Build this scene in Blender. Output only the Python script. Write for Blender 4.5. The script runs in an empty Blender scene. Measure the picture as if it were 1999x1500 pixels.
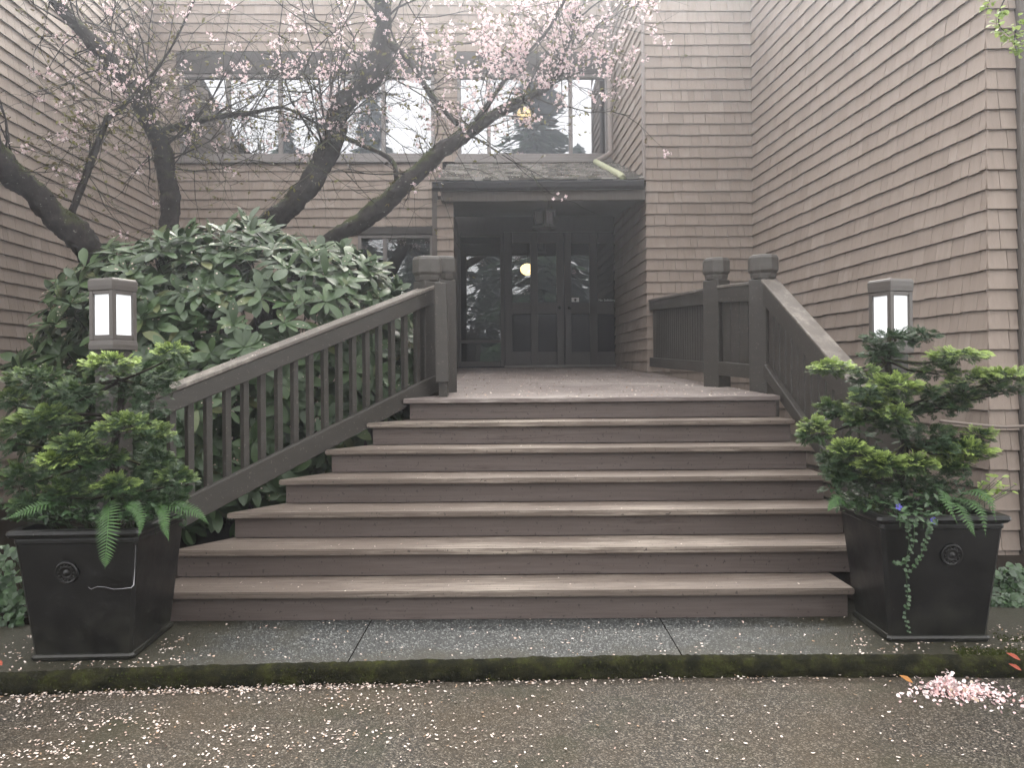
import bpy, bmesh, math, random
import numpy as np
from mathutils import Vector, Matrix, noise as mnoise

R = math.radians
rng = random.Random(7)
nrg = np.random.default_rng(11)
SC = bpy.context.scene
COL = SC.collection

# ------------------------------------------------------------------ camera
F = 1560.0            # focal length in photo pixels (photo 1999 x 1500)
PX, PY = 999.5, 727.0 # principal point / horizon row
HC = 1.353            # eye height above the pavement
ROLL = R(0.5)
cam_d = bpy.data.cameras.new("camera")
cam = bpy.data.objects.new("camera", cam_d)
COL.objects.link(cam)
cam_d.sensor_fit = 'HORIZONTAL'
cam_d.sensor_width = 36.0
cam_d.lens = F * 36.0 / 1999.0
cam_d.shift_y = -(750.0 - PY) / 1999.0
cam_d.clip_start = 0.05
cam_d.clip_end = 600.0
cam.matrix_world = Matrix.Translation((0, 0, HC)) @ Matrix.Rotation(R(90), 4, 'X') @ Matrix.Rotation(-ROLL, 4, 'Z')
SC.camera = cam

# ------------------------------------------------------------------ sky and sun
SUN_EL, SUN_AZ = 42.0, 6.0      # high ahead above the roof, veiled by cloud
world = bpy.data.worlds.new("World")
SC.world = world
world.use_nodes = True
wn = world.node_tree.nodes
wl = world.node_tree.links
wn.clear()
sky = wn.new('ShaderNodeTexSky')
sky.sky_type = 'NISHITA'
sky.sun_disc = False
sky.sun_elevation = R(SUN_EL)
sky.sun_rotation = R(SUN_AZ)
sky.air_density = 1.0
sky.dust_density = 4.0
hs = wn.new('ShaderNodeHueSaturation')
hs.inputs['Saturation'].default_value = 0.16
hs.inputs['Value'].default_value = 1.0
bg = wn.new('ShaderNodeBackground')
bg.inputs['Strength'].default_value = 0.15
wo = wn.new('ShaderNodeOutputWorld')
wl.new(sky.outputs[0], hs.inputs['Color'])
cloud = wn.new('ShaderNodeMixRGB')          # even cloud cover over the clear-sky gradient
cloud.inputs[0].default_value = 0.7
cloud.inputs[2].default_value = (7.05, 6.8, 6.55, 1)
wl.new(hs.outputs[0], cloud.inputs[1])
wl.new(cloud.outputs[0], bg.inputs['Color'])
wl.new(bg.outputs[0], wo.inputs['Surface'])

sun_d = bpy.data.lights.new("sun", 'SUN')
sun_d.energy = 1.5
sun_d.angle = R(24)
sun_d.color = (1.0, 0.94, 0.85)
sun = bpy.data.objects.new("sun", sun_d)
COL.objects.link(sun)
sd = Vector((math.sin(R(SUN_AZ)) * math.cos(R(SUN_EL)), math.cos(R(SUN_AZ)) * math.cos(R(SUN_EL)), math.sin(R(SUN_EL))))
sun.rotation_euler = (-sd).to_track_quat('-Z', 'Y').to_euler()

SC.view_settings.view_transform = 'Standard'
SC.view_settings.look = 'None'
SC.view_settings.gamma = 1.0
SC.view_settings.exposure = 2.12
SC.view_settings.use_curve_mapping = False
SC.cycles.use_denoising = True
SC.cycles.max_bounces = 8
SC.cycles.transparent_max_bounces = 12
SC.cycles.volume_bounces = 1

# ------------------------------------------------------------------ helpers: measuring
def ray(px, py):
    u = px - PX
    v = PY - py
    c, s = math.cos(ROLL), math.sin(ROLL)
    return (u * c + v * s) / F, (-u * s + v * c) / F
def P(px, py, d):
    a, b = ray(px, py)
    return Vector((a * d, d, HC + b * d))
def PZ(px, py, z):
    a, b = ray(px, py)
    d = (z - HC) / b
    return Vector((a * d, d, z))
def col(px, d):           # plan position of a column of the photo at the horizon
    a, b = ray(px, PY)
    return (a * d, d)
def to_px(p):
    u0, v0 = F * p[0] / p[1], F * (p[2] - HC) / p[1]
    c, s = math.cos(ROLL), math.sin(ROLL)
    return PX + u0 * c - v0 * s, PY - (u0 * s + v0 * c)

# ------------------------------------------------------------------ helpers: objects
def tag(o, label=None, cat=None, group=None, kind=None):
    if label: o["label"] = label
    if cat: o["category"] = cat
    if group: o["group"] = group
    if kind: o["kind"] = kind
    return o
def empty(name, loc, label, cat, group=None):
    o = bpy.data.objects.new(name, None)
    o.empty_display_size = 0.1
    COL.objects.link(o)
    o.location = loc
    bpy.context.view_layer.update()
    return tag(o, label, cat, group)
def link(name, me, parent=None, mat=None):
    o = bpy.data.objects.new(name, me)
    COL.objects.link(o)
    if mat is not None and not me.materials:
        me.materials.append(mat)
    if parent is not None:
        o.parent = parent
        o.matrix_parent_inverse = parent.matrix_world.inverted()
    return o
def from_np(name, V, Fc, mat=None, parent=None, smooth=False, attr=None):
    """V (n,3), Fc (m,k) constant k or list"""
    me = bpy.data.meshes.new(name)
    if isinstance(Fc, np.ndarray):
        m, k = Fc.shape
        me.vertices.add(len(V))
        me.vertices.foreach_set("co", np.asarray(V, dtype=np.float32).ravel())
        me.loops.add(m * k)
        me.loops.foreach_set("vertex_index", Fc.astype(np.int32).ravel())
        me.polygons.add(m)
        me.polygons.foreach_set("loop_start", np.arange(0, m * k, k, dtype=np.int32))
        try:
            me.polygons.foreach_set("loop_total", np.full(m, k, dtype=np.int32))
        except Exception:
            pass
        me.update(calc_edges=True)
        me.validate()
    else:
        me.from_pydata([tuple(v) for v in V], [], Fc)
        me.update()
    if attr is not None:
        for an, av in attr.items():
            a = me.attributes.new(an, 'FLOAT', 'POINT')
            a.data.foreach_set("value", np.asarray(av, dtype=np.float32))
    me.polygons.foreach_set("use_smooth", np.full(len(me.polygons), bool(smooth)))
    return link(name, me, parent, mat)

class MB:
    """collects shapes into one mesh"""
    def __init__(s): s.v = []; s.f = []
    def add(s, vs, fs):
        b = len(s.v)
        s.v += [tuple(q) for q in vs]
        s.f += [tuple(b + i for i in q) for q in fs]
        return s
    def hexa(s, p):   # 8 points: bottom 0-3 ccw, top 4-7
        return s.add(p, [(3, 2, 1, 0), (4, 5, 6, 7), (0, 1, 5, 4), (1, 2, 6, 5), (2, 3, 7, 6), (3, 0, 4, 7)])
    def box(s, x0, x1, y0, y1, z0, z1):
        return s.hexa([(x0, y0, z0), (x1, y0, z0), (x1, y1, z0), (x0, y1, z0), (x0, y0, z1), (x1, y0, z1), (x1, y1, z1), (x0, y1, z1)])
    def prism(s, pts, z0, z1):
        n = len(pts)
        vs = [(a, b, z0) for a, b in pts] + [(a, b, z1) for a, b in pts]
        return s.add(vs, [tuple(range(n - 1, -1, -1)), tuple(range(n, 2 * n))] + [(i, (i + 1) % n, n + (i + 1) % n, n + i) for i in range(n)])
    def loft(s, rings, cap=True):
        n = len(rings[0]); b = len(s.v)
        for r in rings: s.v += [tuple(q) for q in r]
        for k in range(len(rings) - 1):
            for i in range(n):
                s.f.append((b + k * n + i, b + k * n + (i + 1) % n, b + (k + 1) * n + (i + 1) % n, b + (k + 1) * n + i))
        if cap:
            s.f.append(tuple(b + i for i in range(n - 1, -1, -1)))
            s.f.append(tuple(b + (len(rings) - 1) * n + i for i in range(n)))
        return s
    def tube(s, pts, rad, n=8, jit=0.0, cap=True):
        pts = [Vector(p) for p in pts]
        rings = []
        up = Vector((0.13, 0.31, 0.94))
        for i, p in enumerate(pts):
            t = (pts[min(i + 1, len(pts) - 1)] - pts[max(i - 1, 0)]).normalized()
            a = t.cross(up)
            if a.length < 1e-3: a = t.cross(Vector((1, 0, 0)))
            a.normalize(); b = t.cross(a)
            r = rad[i] if isinstance(rad, (list, tuple, np.ndarray)) else rad
            ring = []
            for k in range(n):
                w = 2 * math.pi * k / n
                rr = r * (1 + jit * (rng.random() - 0.5) * 2)
                ring.append(p + a * (math.cos(w) * rr) + b * (math.sin(w) * rr))
            rings.append(ring)
        return s.loft(rings, cap)
    def build(s, name, mat, parent=None, bevel=0.0, smooth=False, seg=1):
        me = bpy.data.meshes.new(name)
        me.from_pydata(s.v, [], s.f)
        me.update()
        if bevel > 0 or True:
            bm = bmesh.new(); bm.from_mesh(me)
            bmesh.ops.recalc_face_normals(bm, faces=bm.faces[:])
            if bevel > 0:
                es = [e for e in bm.edges if len(e.link_faces) == 2 and e.calc_face_angle(0) > 0.5]
                bmesh.ops.bevel(bm, geom=es, offset=bevel, segments=seg, affect='EDGES', clamp_overlap=True)
            bm.to_mesh(me); bm.free()
        if smooth:
            me.polygons.foreach_set("use_smooth", np.ones(len(me.polygons), dtype=bool))
        return link(name, me, parent, mat)

def spline(ctrl, n=6):
    """catmull-rom through tuples of floats"""
    c = [np.array(q, dtype=float) for q in ctrl]
    c = [2 * c[0] - c[1]] + c + [2 * c[-1] - c[-2]]
    out = []
    for i in range(1, len(c) - 2):
        for k in range(n):
            t = k / n
            out.append(0.5 * ((2 * c[i]) + (-c[i - 1] + c[i + 1]) * t + (2 * c[i - 1] - 5 * c[i] + 4 * c[i + 1] - c[i + 2]) * t * t + (-c[i - 1] + 3 * c[i] - 3 * c[i + 1] + c[i + 2]) * t ** 3))
    out.append(c[-2])
    return out

# ------------------------------------------------------------------ helpers: materials
class NT:
    def __init__(s, name):
        s.m = bpy.data.materials.new(name)
        s.m.use_nodes = True
        s.n = s.m.node_tree.nodes; s.l = s.m.node_tree.links
        s.b = s.n["Principled BSDF"]; s.out = s.n["Material Output"]
        s.geo = s.n.new('ShaderNodeNewGeometry')
    def node(s, t, **kw):
        q = s.n.new(t)
        for k, v in kw.items(): setattr(q, k, v)
        return q
    def set(s, sock, v):
        if hasattr(v, 'is_linked') or hasattr(v, 'links'): s.l.new(v, sock)
        else:
            if isinstance(v, (tuple, list)) and len(v) == 3 and len(sock.default_value) == 4: v = tuple(v) + (1,)
            sock.default_value = v
    def pos(s, sx=1, sy=1, sz=1, coord='world', rot=None):
        q = s.node('ShaderNodeMapping')
        q.inputs['Scale'].default_value = (sx, sy, sz)
        if rot: q.inputs['Rotation'].default_value = rot
        if coord == 'world': s.l.new(s.geo.outputs['Position'], q.inputs[0])
        else:
            tc = s.node('ShaderNodeTexCoord'); s.l.new(tc.outputs['Object'], q.inputs[0])
        return q.outputs[0]
    def noise(s, vec, scale, detail=4, rough=0.6):
        q = s.node('ShaderNodeTexNoise')
        s.l.new(vec, q.inputs['Vector'])
        q.inputs['Scale'].default_value = scale; q.inputs['Detail'].default_value = detail; q.inputs['Roughness'].default_value = rough
        return q.outputs['Fac']
    def voro(s, vec, scale, out='Color'):
        q = s.node('ShaderNodeTexVoronoi')
        s.l.new(vec, q.inputs['Vector']); q.inputs['Scale'].default_value = scale
        return q.outputs[out]
    def ramp(s, fac, stops, interp='LINEAR'):
        q = s.node('ShaderNodeValToRGB')
        q.color_ramp.interpolation = interp
        e = q.color_ramp.elements
        while len(e) < len(stops): e.new(0.5)
        for i, (p, c) in enumerate(stops):
            e[i].position = p
            e[i].color = (c, c, c, 1) if isinstance(c, (int, float)) else tuple(c) + (1,)
        s.set(q.inputs[0], fac)
        return q.outputs[0]
    def mix(s, fac, a, b, mode='MIX'):
        q = s.node('ShaderNodeMixRGB', blend_type=mode)
        s.set(q.inputs[0], fac); s.set(q.inputs[1], a); s.set(q.inputs[2], b)
        return q.outputs[0]
    def math(s, op, a, b=0.0):
        q = s.node('ShaderNodeMath', operation=op)
        s.set(q.inputs[0], a); s.set(q.inputs[1], b)
        return q.outputs[0]
    def attr(s, name):
        return s.node('ShaderNodeAttribute', attribute_name=name).outputs['Fac']
    def rand(s):
        oi = s.node('ShaderNodeObjectInfo')
        return s.math('FRACT', s.math('ADD', oi.outputs['Random'], s.geo.outputs['Random Per Island']))
    def bump(s, h, strength=0.3, dist=0.01):
        q = s.node('ShaderNodeBump')
        q.inputs['Strength'].default_value = strength; q.inputs['Distance'].default_value = dist
        s.l.new(h, q.inputs['Height']); s.l.new(q.outputs[0], s.b.inputs['Normal'])
        return s
    def done(s, color, rough=0.6, spec=None, **kw):
        s.set(s.b.inputs['Base Color'], color); s.set(s.b.inputs['Roughness'], rough)
        if spec is not None: s.b.inputs['Specular IOR Level'].default_value = spec
        for k, v in kw.items(): s.set(s.b.inputs[k.replace('_', ' ')], v)
        return s.m

def m_shingle():
    t = NT("painted_shingle")
    r = t.rand()
    base = t.ramp(r, [(0, (.20, .162, .136)), (.12, (.23, .187, .158)), (.5, (.245, .20, .169)), (.9, (.258, .212, .18)), (1, (.285, .237, .203))])
    n = t.noise(t.pos(8, 8, 1.2), 3.0, 6)
    base = t.mix(t.ramp(n, [(.35, 0), (.75, .5)]), base, (.175, .138, .114))
    st_ = t.noise(t.pos(14, 14, .35), 2.2, 5)
    base = t.mix(t.ramp(st_, [(.55, 0), (.8, .35)]), base, (.12, .095, .08))
    n2 = t.noise(t.pos(60, 60, 5), 2.0, 4)
    t.bump(n2, 0.35, 0.004)
    return t.done(base, t.ramp(n, [(0, .75), (1, .55)]), 0.3)
def m_wood(name, c0, c1, worn=None, axis=(2, 40, 40), wamt=(.55, .75), rough=.6, chips=None):
    t = NT(name)
    n = t.noise(t.pos(*axis), 1.6, 6, .65)
    c = t.ramp(n, [(.3, c0), (.7, c1)])
    big = t.noise(t.pos(1, 1, 1), 1.3, 4)
    c = t.mix(t.ramp(big, [(.3, 0), (.8, .35)]), c, tuple(x * .72 for x in c0))
    if worn:
        w = t.noise(t.pos(axis[0] * .8, axis[1] * .5, axis[2] * .5), 2.2, 8, .75)
        w2 = t.noise(t.pos(.8, 1, 1), 1.1, 3)
        wf = t.ramp(t.math('ADD', w, t.math('MULTIPLY', t.math('SUBTRACT', w2, .5), .5)), [(wamt[0], 0), (wamt[1], 1)])
        c = t.mix(wf, c, worn)
    if chips:
        s = t.noise(t.pos(1, 1, 1), 46, 2)
        c = t.mix(t.ramp(s, [(.655, 0), (.69, 1)]), c, chips)
    r = t.rand()
    c = t.mix(t.ramp(r, [(0, 0), (1, .22)]), c, tuple(x * .8 for x in c0))
    t.bump(n, .35, .003)
    return t.done(c, t.ramp(big, [(.2, rough + .1), (.9, rough - .12)]), .35)
def m_plain(name, c, rough=.5, spec=.5, **kw):
    t = NT(name)
    n = t.noise(t.pos(1, 1, 1), 14, 5)
    cc = t.mix(t.ramp(n, [(.3, 0), (.8, .35)]), c, tuple(x * .7 for x in c))
    return t.done(cc, rough, spec, **kw)
def m_emit(name, c, strength):
    t = NT(name)
    t.done(c, .4)
    t.b.inputs['Emission Color'].default_value = tuple(c) + (1,)
    t.b.inputs['Emission Strength'].default_value = strength
    return t.m
def m_glass(name, refl=.30, tint=(.55, .58, .6)):
    t = NT(name)
    t.n.remove(t.b)
    g = t.node('ShaderNodeBsdfGlossy'); g.inputs['Roughness'].default_value = .004; g.inputs['Color'].default_value = (.95, .97, 1, 1)
    tr = t.node('ShaderNodeBsdfTransparent'); tr.inputs['Color'].default_value = tuple(tint) + (1,)
    lw = t.node('ShaderNodeFresnel'); lw.inputs['IOR'].default_value = 1.5
    f = t.math('ADD', lw.outputs[0], refl)
    # old float glass is never quite flat
    wv = t.noise(t.pos(1, 1, 1), 2.2, 2)
    bp = t.node('ShaderNodeBump'); bp.inputs['Strength'].default_value = .012; bp.inputs['Distance'].default_value = .02
    t.l.new(wv, bp.inputs['Height']); t.l.new(bp.outputs[0], g.inputs['Normal'])
    mx = t.node('ShaderNodeMixShader')
    t.l.new(f, mx.inputs[0]); t.l.new(tr.outputs[0], mx.inputs[1]); t.l.new(g.outputs[0], mx.inputs[2])
    t.l.new(mx.outputs[0], t.out.inputs['Surface'])
    return t.m
def m_asphalt():
    t = NT("wet_asphalt")
    p = t.pos(1, 1, 1)
    v = t.voro(p, 170)
    sep = t.node('ShaderNodeSeparateColor'); t.l.new(v, sep.inputs[0])
    agg = t.ramp(sep.outputs[0], [(0, (.011, .010, .008)), (.55, (.032, .027, .021)), (.85, (.080, .067, .052)), (1, (.19, .17, .14))])
    big = t.noise(p, 1.1, 5)
    br = t.noise(p, 2.6, 5)
    c = t.mix(t.ramp(big, [(.4, 0), (.65, .55)]), agg, (.058, .043, .026))
    c = t.mix(t.ramp(br, [(.52, 0), (.72, .7)]), c, (.022, .023, .011))
    h = t.voro(p, 170, 'Distance')
    t.bump(h, .5, .004)
    return t.done(c, t.ramp(big, [(.3, .62), (.7, .9)]), .25)
def m_aggregate():
    t = NT("exposed_aggregate_concrete")
    p = t.pos(1, 1, 1)
    v = t.voro(p, 150)
    sep = t.node('ShaderNodeSeparateColor'); t.l.new(v, sep.inputs[0])
    agg = t.ramp(sep.outputs[0], [(0, (.008, .009, .009)), (.6, (.020, .022, .022)), (.86, (.06, .064, .062)), (1, (.24, .25, .235))])
    # moss and soil creep in from the kerb and under the pots
    n = t.noise(p, 3.2, 6)
    sx = t.node('ShaderNodeSeparateXYZ'); t.l.new(t.geo.outputs['Position'], sx.inputs[0])
    edge = t.math('SUBTRACT', 1.0, t.math('DIVIDE', t.math('SUBTRACT', sx.outputs[1], 3.70), .35))
    side = t.math('DIVIDE', t.math('SUBTRACT', t.math('ABSOLUTE', t.math('SUBTRACT', sx.outputs[0], 0.0)), .95), .8)
    m = t.math('ADD', t.math('MAXIMUM', t.math('MULTIPLY', edge, .42), t.math('MULTIPLY', side, .55)), t.math('SUBTRACT', n, .62))
    c = t.mix(t.ramp(m, [(.0, 0), (.35, .9)]), agg, t.ramp(t.noise(p, 40, 4), [(.3, (.012, .013, .006)), (.7, (.034, .029, .016))]))
    t.bump(t.voro(p, 150, 'Distance'), .5, .004)
    return t.done(c, .55, .4)
def m_moss(name="kerb_moss"):
    t = NT(name)
    p = t.pos(1, 1, 1)
    n = t.noise(p, 9, 7, .7); f = t.noise(p, 70, 4)
    c = t.ramp(n, [(.38, (.007, .0065, .005)), (.5, (.022, .021, .010)), (.66, (.052, .056, .014))])
    c = t.mix(t.ramp(f, [(.35, .6), (.7, 0)]), c, (.012, .014, .006))
    t.bump(t.noise(p, 90, 5, .8), 1.0, .012)
    return t.done(c, .95, .1)
def m_bark():
    t = NT("cherry_bark")
    p = t.pos(1, 1, 1)
    n = t.noise(p, 14, 8, .7); n2 = t.noise(p, 5, 4)
    c = t.ramp(n, [(.3, (.010, .008, .008)), (.55, (.028, .023, .022)), (.8, (.065, .056, .052))])
    sx = t.node('ShaderNodeSeparateXYZ'); t.l.new(t.geo.outputs['Normal'], sx.inputs[0])
    mf = t.math('ADD', t.math('MULTIPLY', sx.outputs[2], .35), t.math('SUBTRACT', n2, .62))
    c = t.mix(t.ramp(mf, [(.0, 0), (.18, .75)]), c, (.05, .06, .018))
    lich = t.noise(p, 22, 3)
    c = t.mix(t.ramp(lich, [(.66, 0), (.7, .8)]), c, (.2, .21, .18))
    t.bump(n, .9, .02)
    return t.done(c, .9, .2)
def m_leaf(name, stops, rough=.35, spec=.5, tip=None, trans=.15):
    t = NT(name)
    r = t.rand()
    c = t.ramp(r, stops)
    if tip is not None:
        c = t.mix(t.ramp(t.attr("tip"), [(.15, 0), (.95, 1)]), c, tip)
    n = t.noise(t.pos(1, 1, 1), 25, 3)
    c = t.mix(t.ramp(n, [(.4, 0), (.8, .3)]), c, tuple(x * .5 for x in stops[0][1]))
    t.done(c, rough, spec)
    tl = t.node('ShaderNodeBsdfTranslucent'); t.l.new(c, tl.inputs[0])
    mx = t.node('ShaderNodeMixShader'); mx.inputs[0].default_value = trans
    t.l.new(t.b.outputs[0], mx.inputs[1]); t.l.new(tl.outputs[0], mx.inputs[2]); t.l.new(mx.outputs[0], t.out.inputs['Surface'])
    return t.m
def m_petal():
    t = NT("cherry_petal")
    r = t.rand()
    c = t.ramp(r, [(0, (.34, .24, .20)), (.2, (.46, .36, .31)), (.55, (.58, .50, .45)), (.84, (.70, .63, .58)), (.92, (.30, .20, .13)), (1, (.20, .13, .08))])
    return t.done(c, .6, .3)
def m_pot():
    t = NT("black_glazed_pot")
    p = t.pos(1, 1, 1)
    n = t.noise(p, 6, 6); s = t.noise(p, 60, 3)
    sx = t.node('ShaderNodeSeparateXYZ'); t.l.new(t.geo.outputs['Position'], sx.inputs[0])
    c = t.mix(t.ramp(n, [(.35, 0), (.75, .6)]), (.003, .003, .003), (.0075, .007, .0068))
    dirt = t.math('ADD', t.math('SUBTRACT', .22, sx.outputs[2]), t.math('SUBTRACT', n, .5))
    c = t.mix(t.ramp(dirt, [(.0, 0), (.3, .75)]), c, (.016, .016, .011))
    c = t.mix(t.ramp(s, [(.72, 0), (.75, .5)]), c, (.12, .12, .11))
    t.bump(n, .25, .01)
    return t.done(c, t.ramp(n, [(.3, .28), (.75, .55)]), .4)

M = {}
M['shingle'] = m_shingle()
M['backing'] = m_plain("wall_backing", (.06, .05, .045), .8, .2)
M['trim'] = m_wood("painted_trim", (.085, .075, .066), (.115, .10, .09), axis=(20, 20, 3))
M['trim_light'] = m_plain("painted_corner_board", (.23, .20, .185), .6, .3)
M['trim_dark'] = m_plain("dark_brown_trim", (.045, .04, .037), .6, .3)
M['door'] = m_wood("dark_door_paint", (.058, .053, .052), (.074, .068, .066), axis=(20, 20, 3), rough=.5)
M['winframe'] = m_plain("window_frame_paint", (.17, .155, .15), .5, .4)
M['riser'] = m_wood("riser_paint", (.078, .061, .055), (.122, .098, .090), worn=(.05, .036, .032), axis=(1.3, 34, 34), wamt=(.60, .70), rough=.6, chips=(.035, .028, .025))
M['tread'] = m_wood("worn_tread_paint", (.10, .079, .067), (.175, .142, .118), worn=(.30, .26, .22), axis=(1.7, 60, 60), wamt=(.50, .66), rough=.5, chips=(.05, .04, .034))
M['plank'] = m_wood("worn_deck_paint", (.13, .105, .098), (.20, .17, .158), worn=(.33, .30, .275), axis=(2.5, 40, 40), wamt=(.5, .68), rough=.5)
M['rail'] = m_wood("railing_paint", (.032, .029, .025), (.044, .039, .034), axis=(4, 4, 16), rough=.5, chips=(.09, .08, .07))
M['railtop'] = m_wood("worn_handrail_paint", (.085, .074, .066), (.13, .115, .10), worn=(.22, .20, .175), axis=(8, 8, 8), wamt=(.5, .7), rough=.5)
M['postcap'] = m_wood("post_cap_paint", (.052, .047, .042), (.07, .064, .058), worn=(.2, .18, .15), axis=(10, 10, 10), wamt=(.68, .78), rough=.5)
M['asphalt'] = m_asphalt(); M['aggregate'] = m_aggregate(); M['moss'] = m_moss()
M['soil'] = m_plain("dark_soil", (.014, .010, .007), .95, .1)
M['bark'] = m_bark()
M['glass'] = m_glass("window_glass", .29, (.25, .27, .3))
M['doorglass'] = m_glass("door_glass", .12, (.4, .42, .45))
M['interior'] = m_plain("unlit_interior", (.03, .03, .035), .9, .1)
M['pot'] = m_pot()
M['opal'] = m_emit("lit_opal_glass", (.85, .87, .9), .10)
M['opal_off'] = m_plain("unlit_opal_glass", (.5, .5, .53), .3, .5)
M['lampmetal'] = m_plain("brown_lamp_metal", (.075, .066, .06), .45, .5)
M['warm'] = m_emit("warm_pendant_glow", (1.0, .66, .25), 1.9)
M['petal'] = m_petal()
M['rhodo'] = m_leaf("rhododendron_leaf", [(0, (.022, .042, .016)), (.5, (.036, .066, .025)), (.93, (.054, .092, .034)), (1, (.10, .11, .04))], .42, .4, trans=.08)
M['cypress'] = m_leaf("cypress_spray", [(0, (.014, .034, .014)), (.5, (.024, .055, .020)), (1, (.038, .080, .028))], .55, .3, tip=(.32, .43, .11), trans=.25)
M['fern'] = m_leaf("fern_frond", [(0, (.035, .085, .022)), (1, (.06, .14, .034))], .5, .4, trans=.3)
M['ivy'] = m_leaf("ivy_leaf", [(0, (.022, .05, .02)), (1, (.05, .10, .036))], .4, .5)
M['lime'] = m_leaf("lime_leaf", [(0, (.20, .30, .06)), (1, (.33, .42, .12))], .5, .4, trans=.35)
M['conifer'] = m_leaf("conifer_needles", [(0, (.012, .028, .014)), (1, (.035, .065, .03))], .7, .2)
M['grass'] = m_leaf("grass_blade", [(0, (.10, .16, .04)), (1, (.22, .28, .09))], .5, .3)
M['flower'] = m_plain("blue_flower", (.13, .12, .48), .5, .3)
M['orange'] = m_leaf("dry_orange_leaf", [(0, (.32, .13, .03)), (1, (.36, .16, .04))], .6, .3)
M['red'] = m_leaf("red_leaf", [(0, (.24, .04, .018)), (1, (.28, .05, .02))], .5, .3)
M['panelglass'] = m_plain('dark_lower_panel', (.014, .014, .018), .22, .4)
M['gutter'] = m_plain("dark_gutter", (.045, .045, .05), .4, .5)
M['mosspipe'] = m_plain("algae_stained_pipe", (.33, .34, .22), .5, .4)
M['hose'] = m_plain("grey_brown_hose", (.16, .13, .11), .5, .4)
M['white'] = m_plain("white_print", (.75, .75, .75), .5, .3)
M['black'] = m_plain("black_metal", (.008, .008, .008), .35, .5)

# ------------------------------------------------------------------ the setting: road, pavement, beds
ROAD = -0.09
g = MB(); g.add([(-45, -45, ROAD), (45, -45, ROAD), (45, 30, ROAD), (-45, 30, ROAD)], [(0, 1, 2, 3)])
tag(g.build("road", M['asphalt']), kind="structure")
kerb_px = [(-260, 1330), (0, 1318), (330, 1305), (700, 1296), (1000, 1289), (1300, 1283), (1740, 1282), (1999, 1284), (2300, 1286)]
kerb = [PZ(x, y, 0.0) for x, y in kerb_px]
# exposed aggregate slabs, split by two tooled joints
pav = bpy.data.objects.new("pavement", None); COL.objects.link(pav); tag(pav, kind="structure")
def kerb_y(x):
    for a, b in zip(kerb[:-1], kerb[1:]):
        if a.x <= x <= b.x: return a.y + (b.y - a.y) * (x - a.x) / (b.x - a.x)
    return kerb[0].y if x < kerb[0].x else kerb[-1].y
j1 = PZ(712, 1235, 0).x; j2 = PZ(1298, 1225, 0).x
for (a, b) in ((-5.0, j1 - .003), (j1 + .003, j2 - .003), (j2 + .003, 5.0)):
    xs = [a + (b - a) * i / 24 for i in range(25)]
    m = MB()
    top = [(x, kerb_y(x) + .012 + .004 * math.sin(x * 9), 0.0) for x in xs]
    back = [(x, 4.75, 0.0) for x in xs]
    bot = [(x, kerb_y(x) + .03, -.2) for x in xs]
    lip = [(x, kerb_y(x) + .001 + .004 * math.sin(x * 9), -.012) for x in xs]
    n = len(xs)
    m.add(top + back, [(i, i + 1, n + i + 1, n + i) for i in range(n - 1)])
    m.add(lip + top, [(i, i + 1, n + i + 1, n + i) for i in range(n - 1)])
    sl = m.build("slab", M['aggregate'], pav)
m = MB(); m.box(-5, 5, 3.9, 4.74, -.2, -.012)
m.build("slab_base", M['soil'], pav)
# mossy kerb face, lumpy
xs = np.linspace(-3.6, 3.9, 420); zs = np.linspace(-.015, ROAD - .005, 9)
V = []; 
for x in xs:
    for k, z in enumerate(zs):
        b = .010 + .016 * math.sin(math.pi * (k + .6) / 9.5) * (0.6 + .4 * math.sin(x * 13) * math.sin(x * 5.1 + 1)) + rng.random() * .007
        if k == 0: V.append((x, kerb_y(x) + .006 + .03 * max(0, mnoise.noise(Vector((x * 6, 1, 0)))) + .014 * rng.random(), .0035 + .002 * rng.random()))
        else: V.append((x, kerb_y(x) - b + .012 * mnoise.noise(Vector((x * 12, z * 30, 4))) - .006, z + (.012 + .004 * rng.random() if k == 1 else 0)))
Fq = np.array([(i * 9 + k, (i + 1) * 9 + k, (i + 1) * 9 + k + 1, i * 9 + k + 1) for i in range(len(xs) - 1) for k in range(8)])
ko = from_np("kerb", np.array(V), Fq, M['moss'], None, True)
tag(ko, kind="structure")
# garden beds either side of the stairs
def bed(name, pts):
    m = MB(); m.prism(pts, -.1, .035)
    return tag(m.build(name, M['soil']), kind="structure")
bed("garden_bed", [(-5.6, 4.35), (-2.4, 4.35), (-2.2, 4.76), (-1.0, 5.9), (-1.0, 12.2), (-5.6, 12.2)])
bed("garden_bed", [(2.32, 4.62), (6, 4.62), (6, 5.62), (3.4, 5.62), (3.1, 10), (2.32, 10)])

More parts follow.
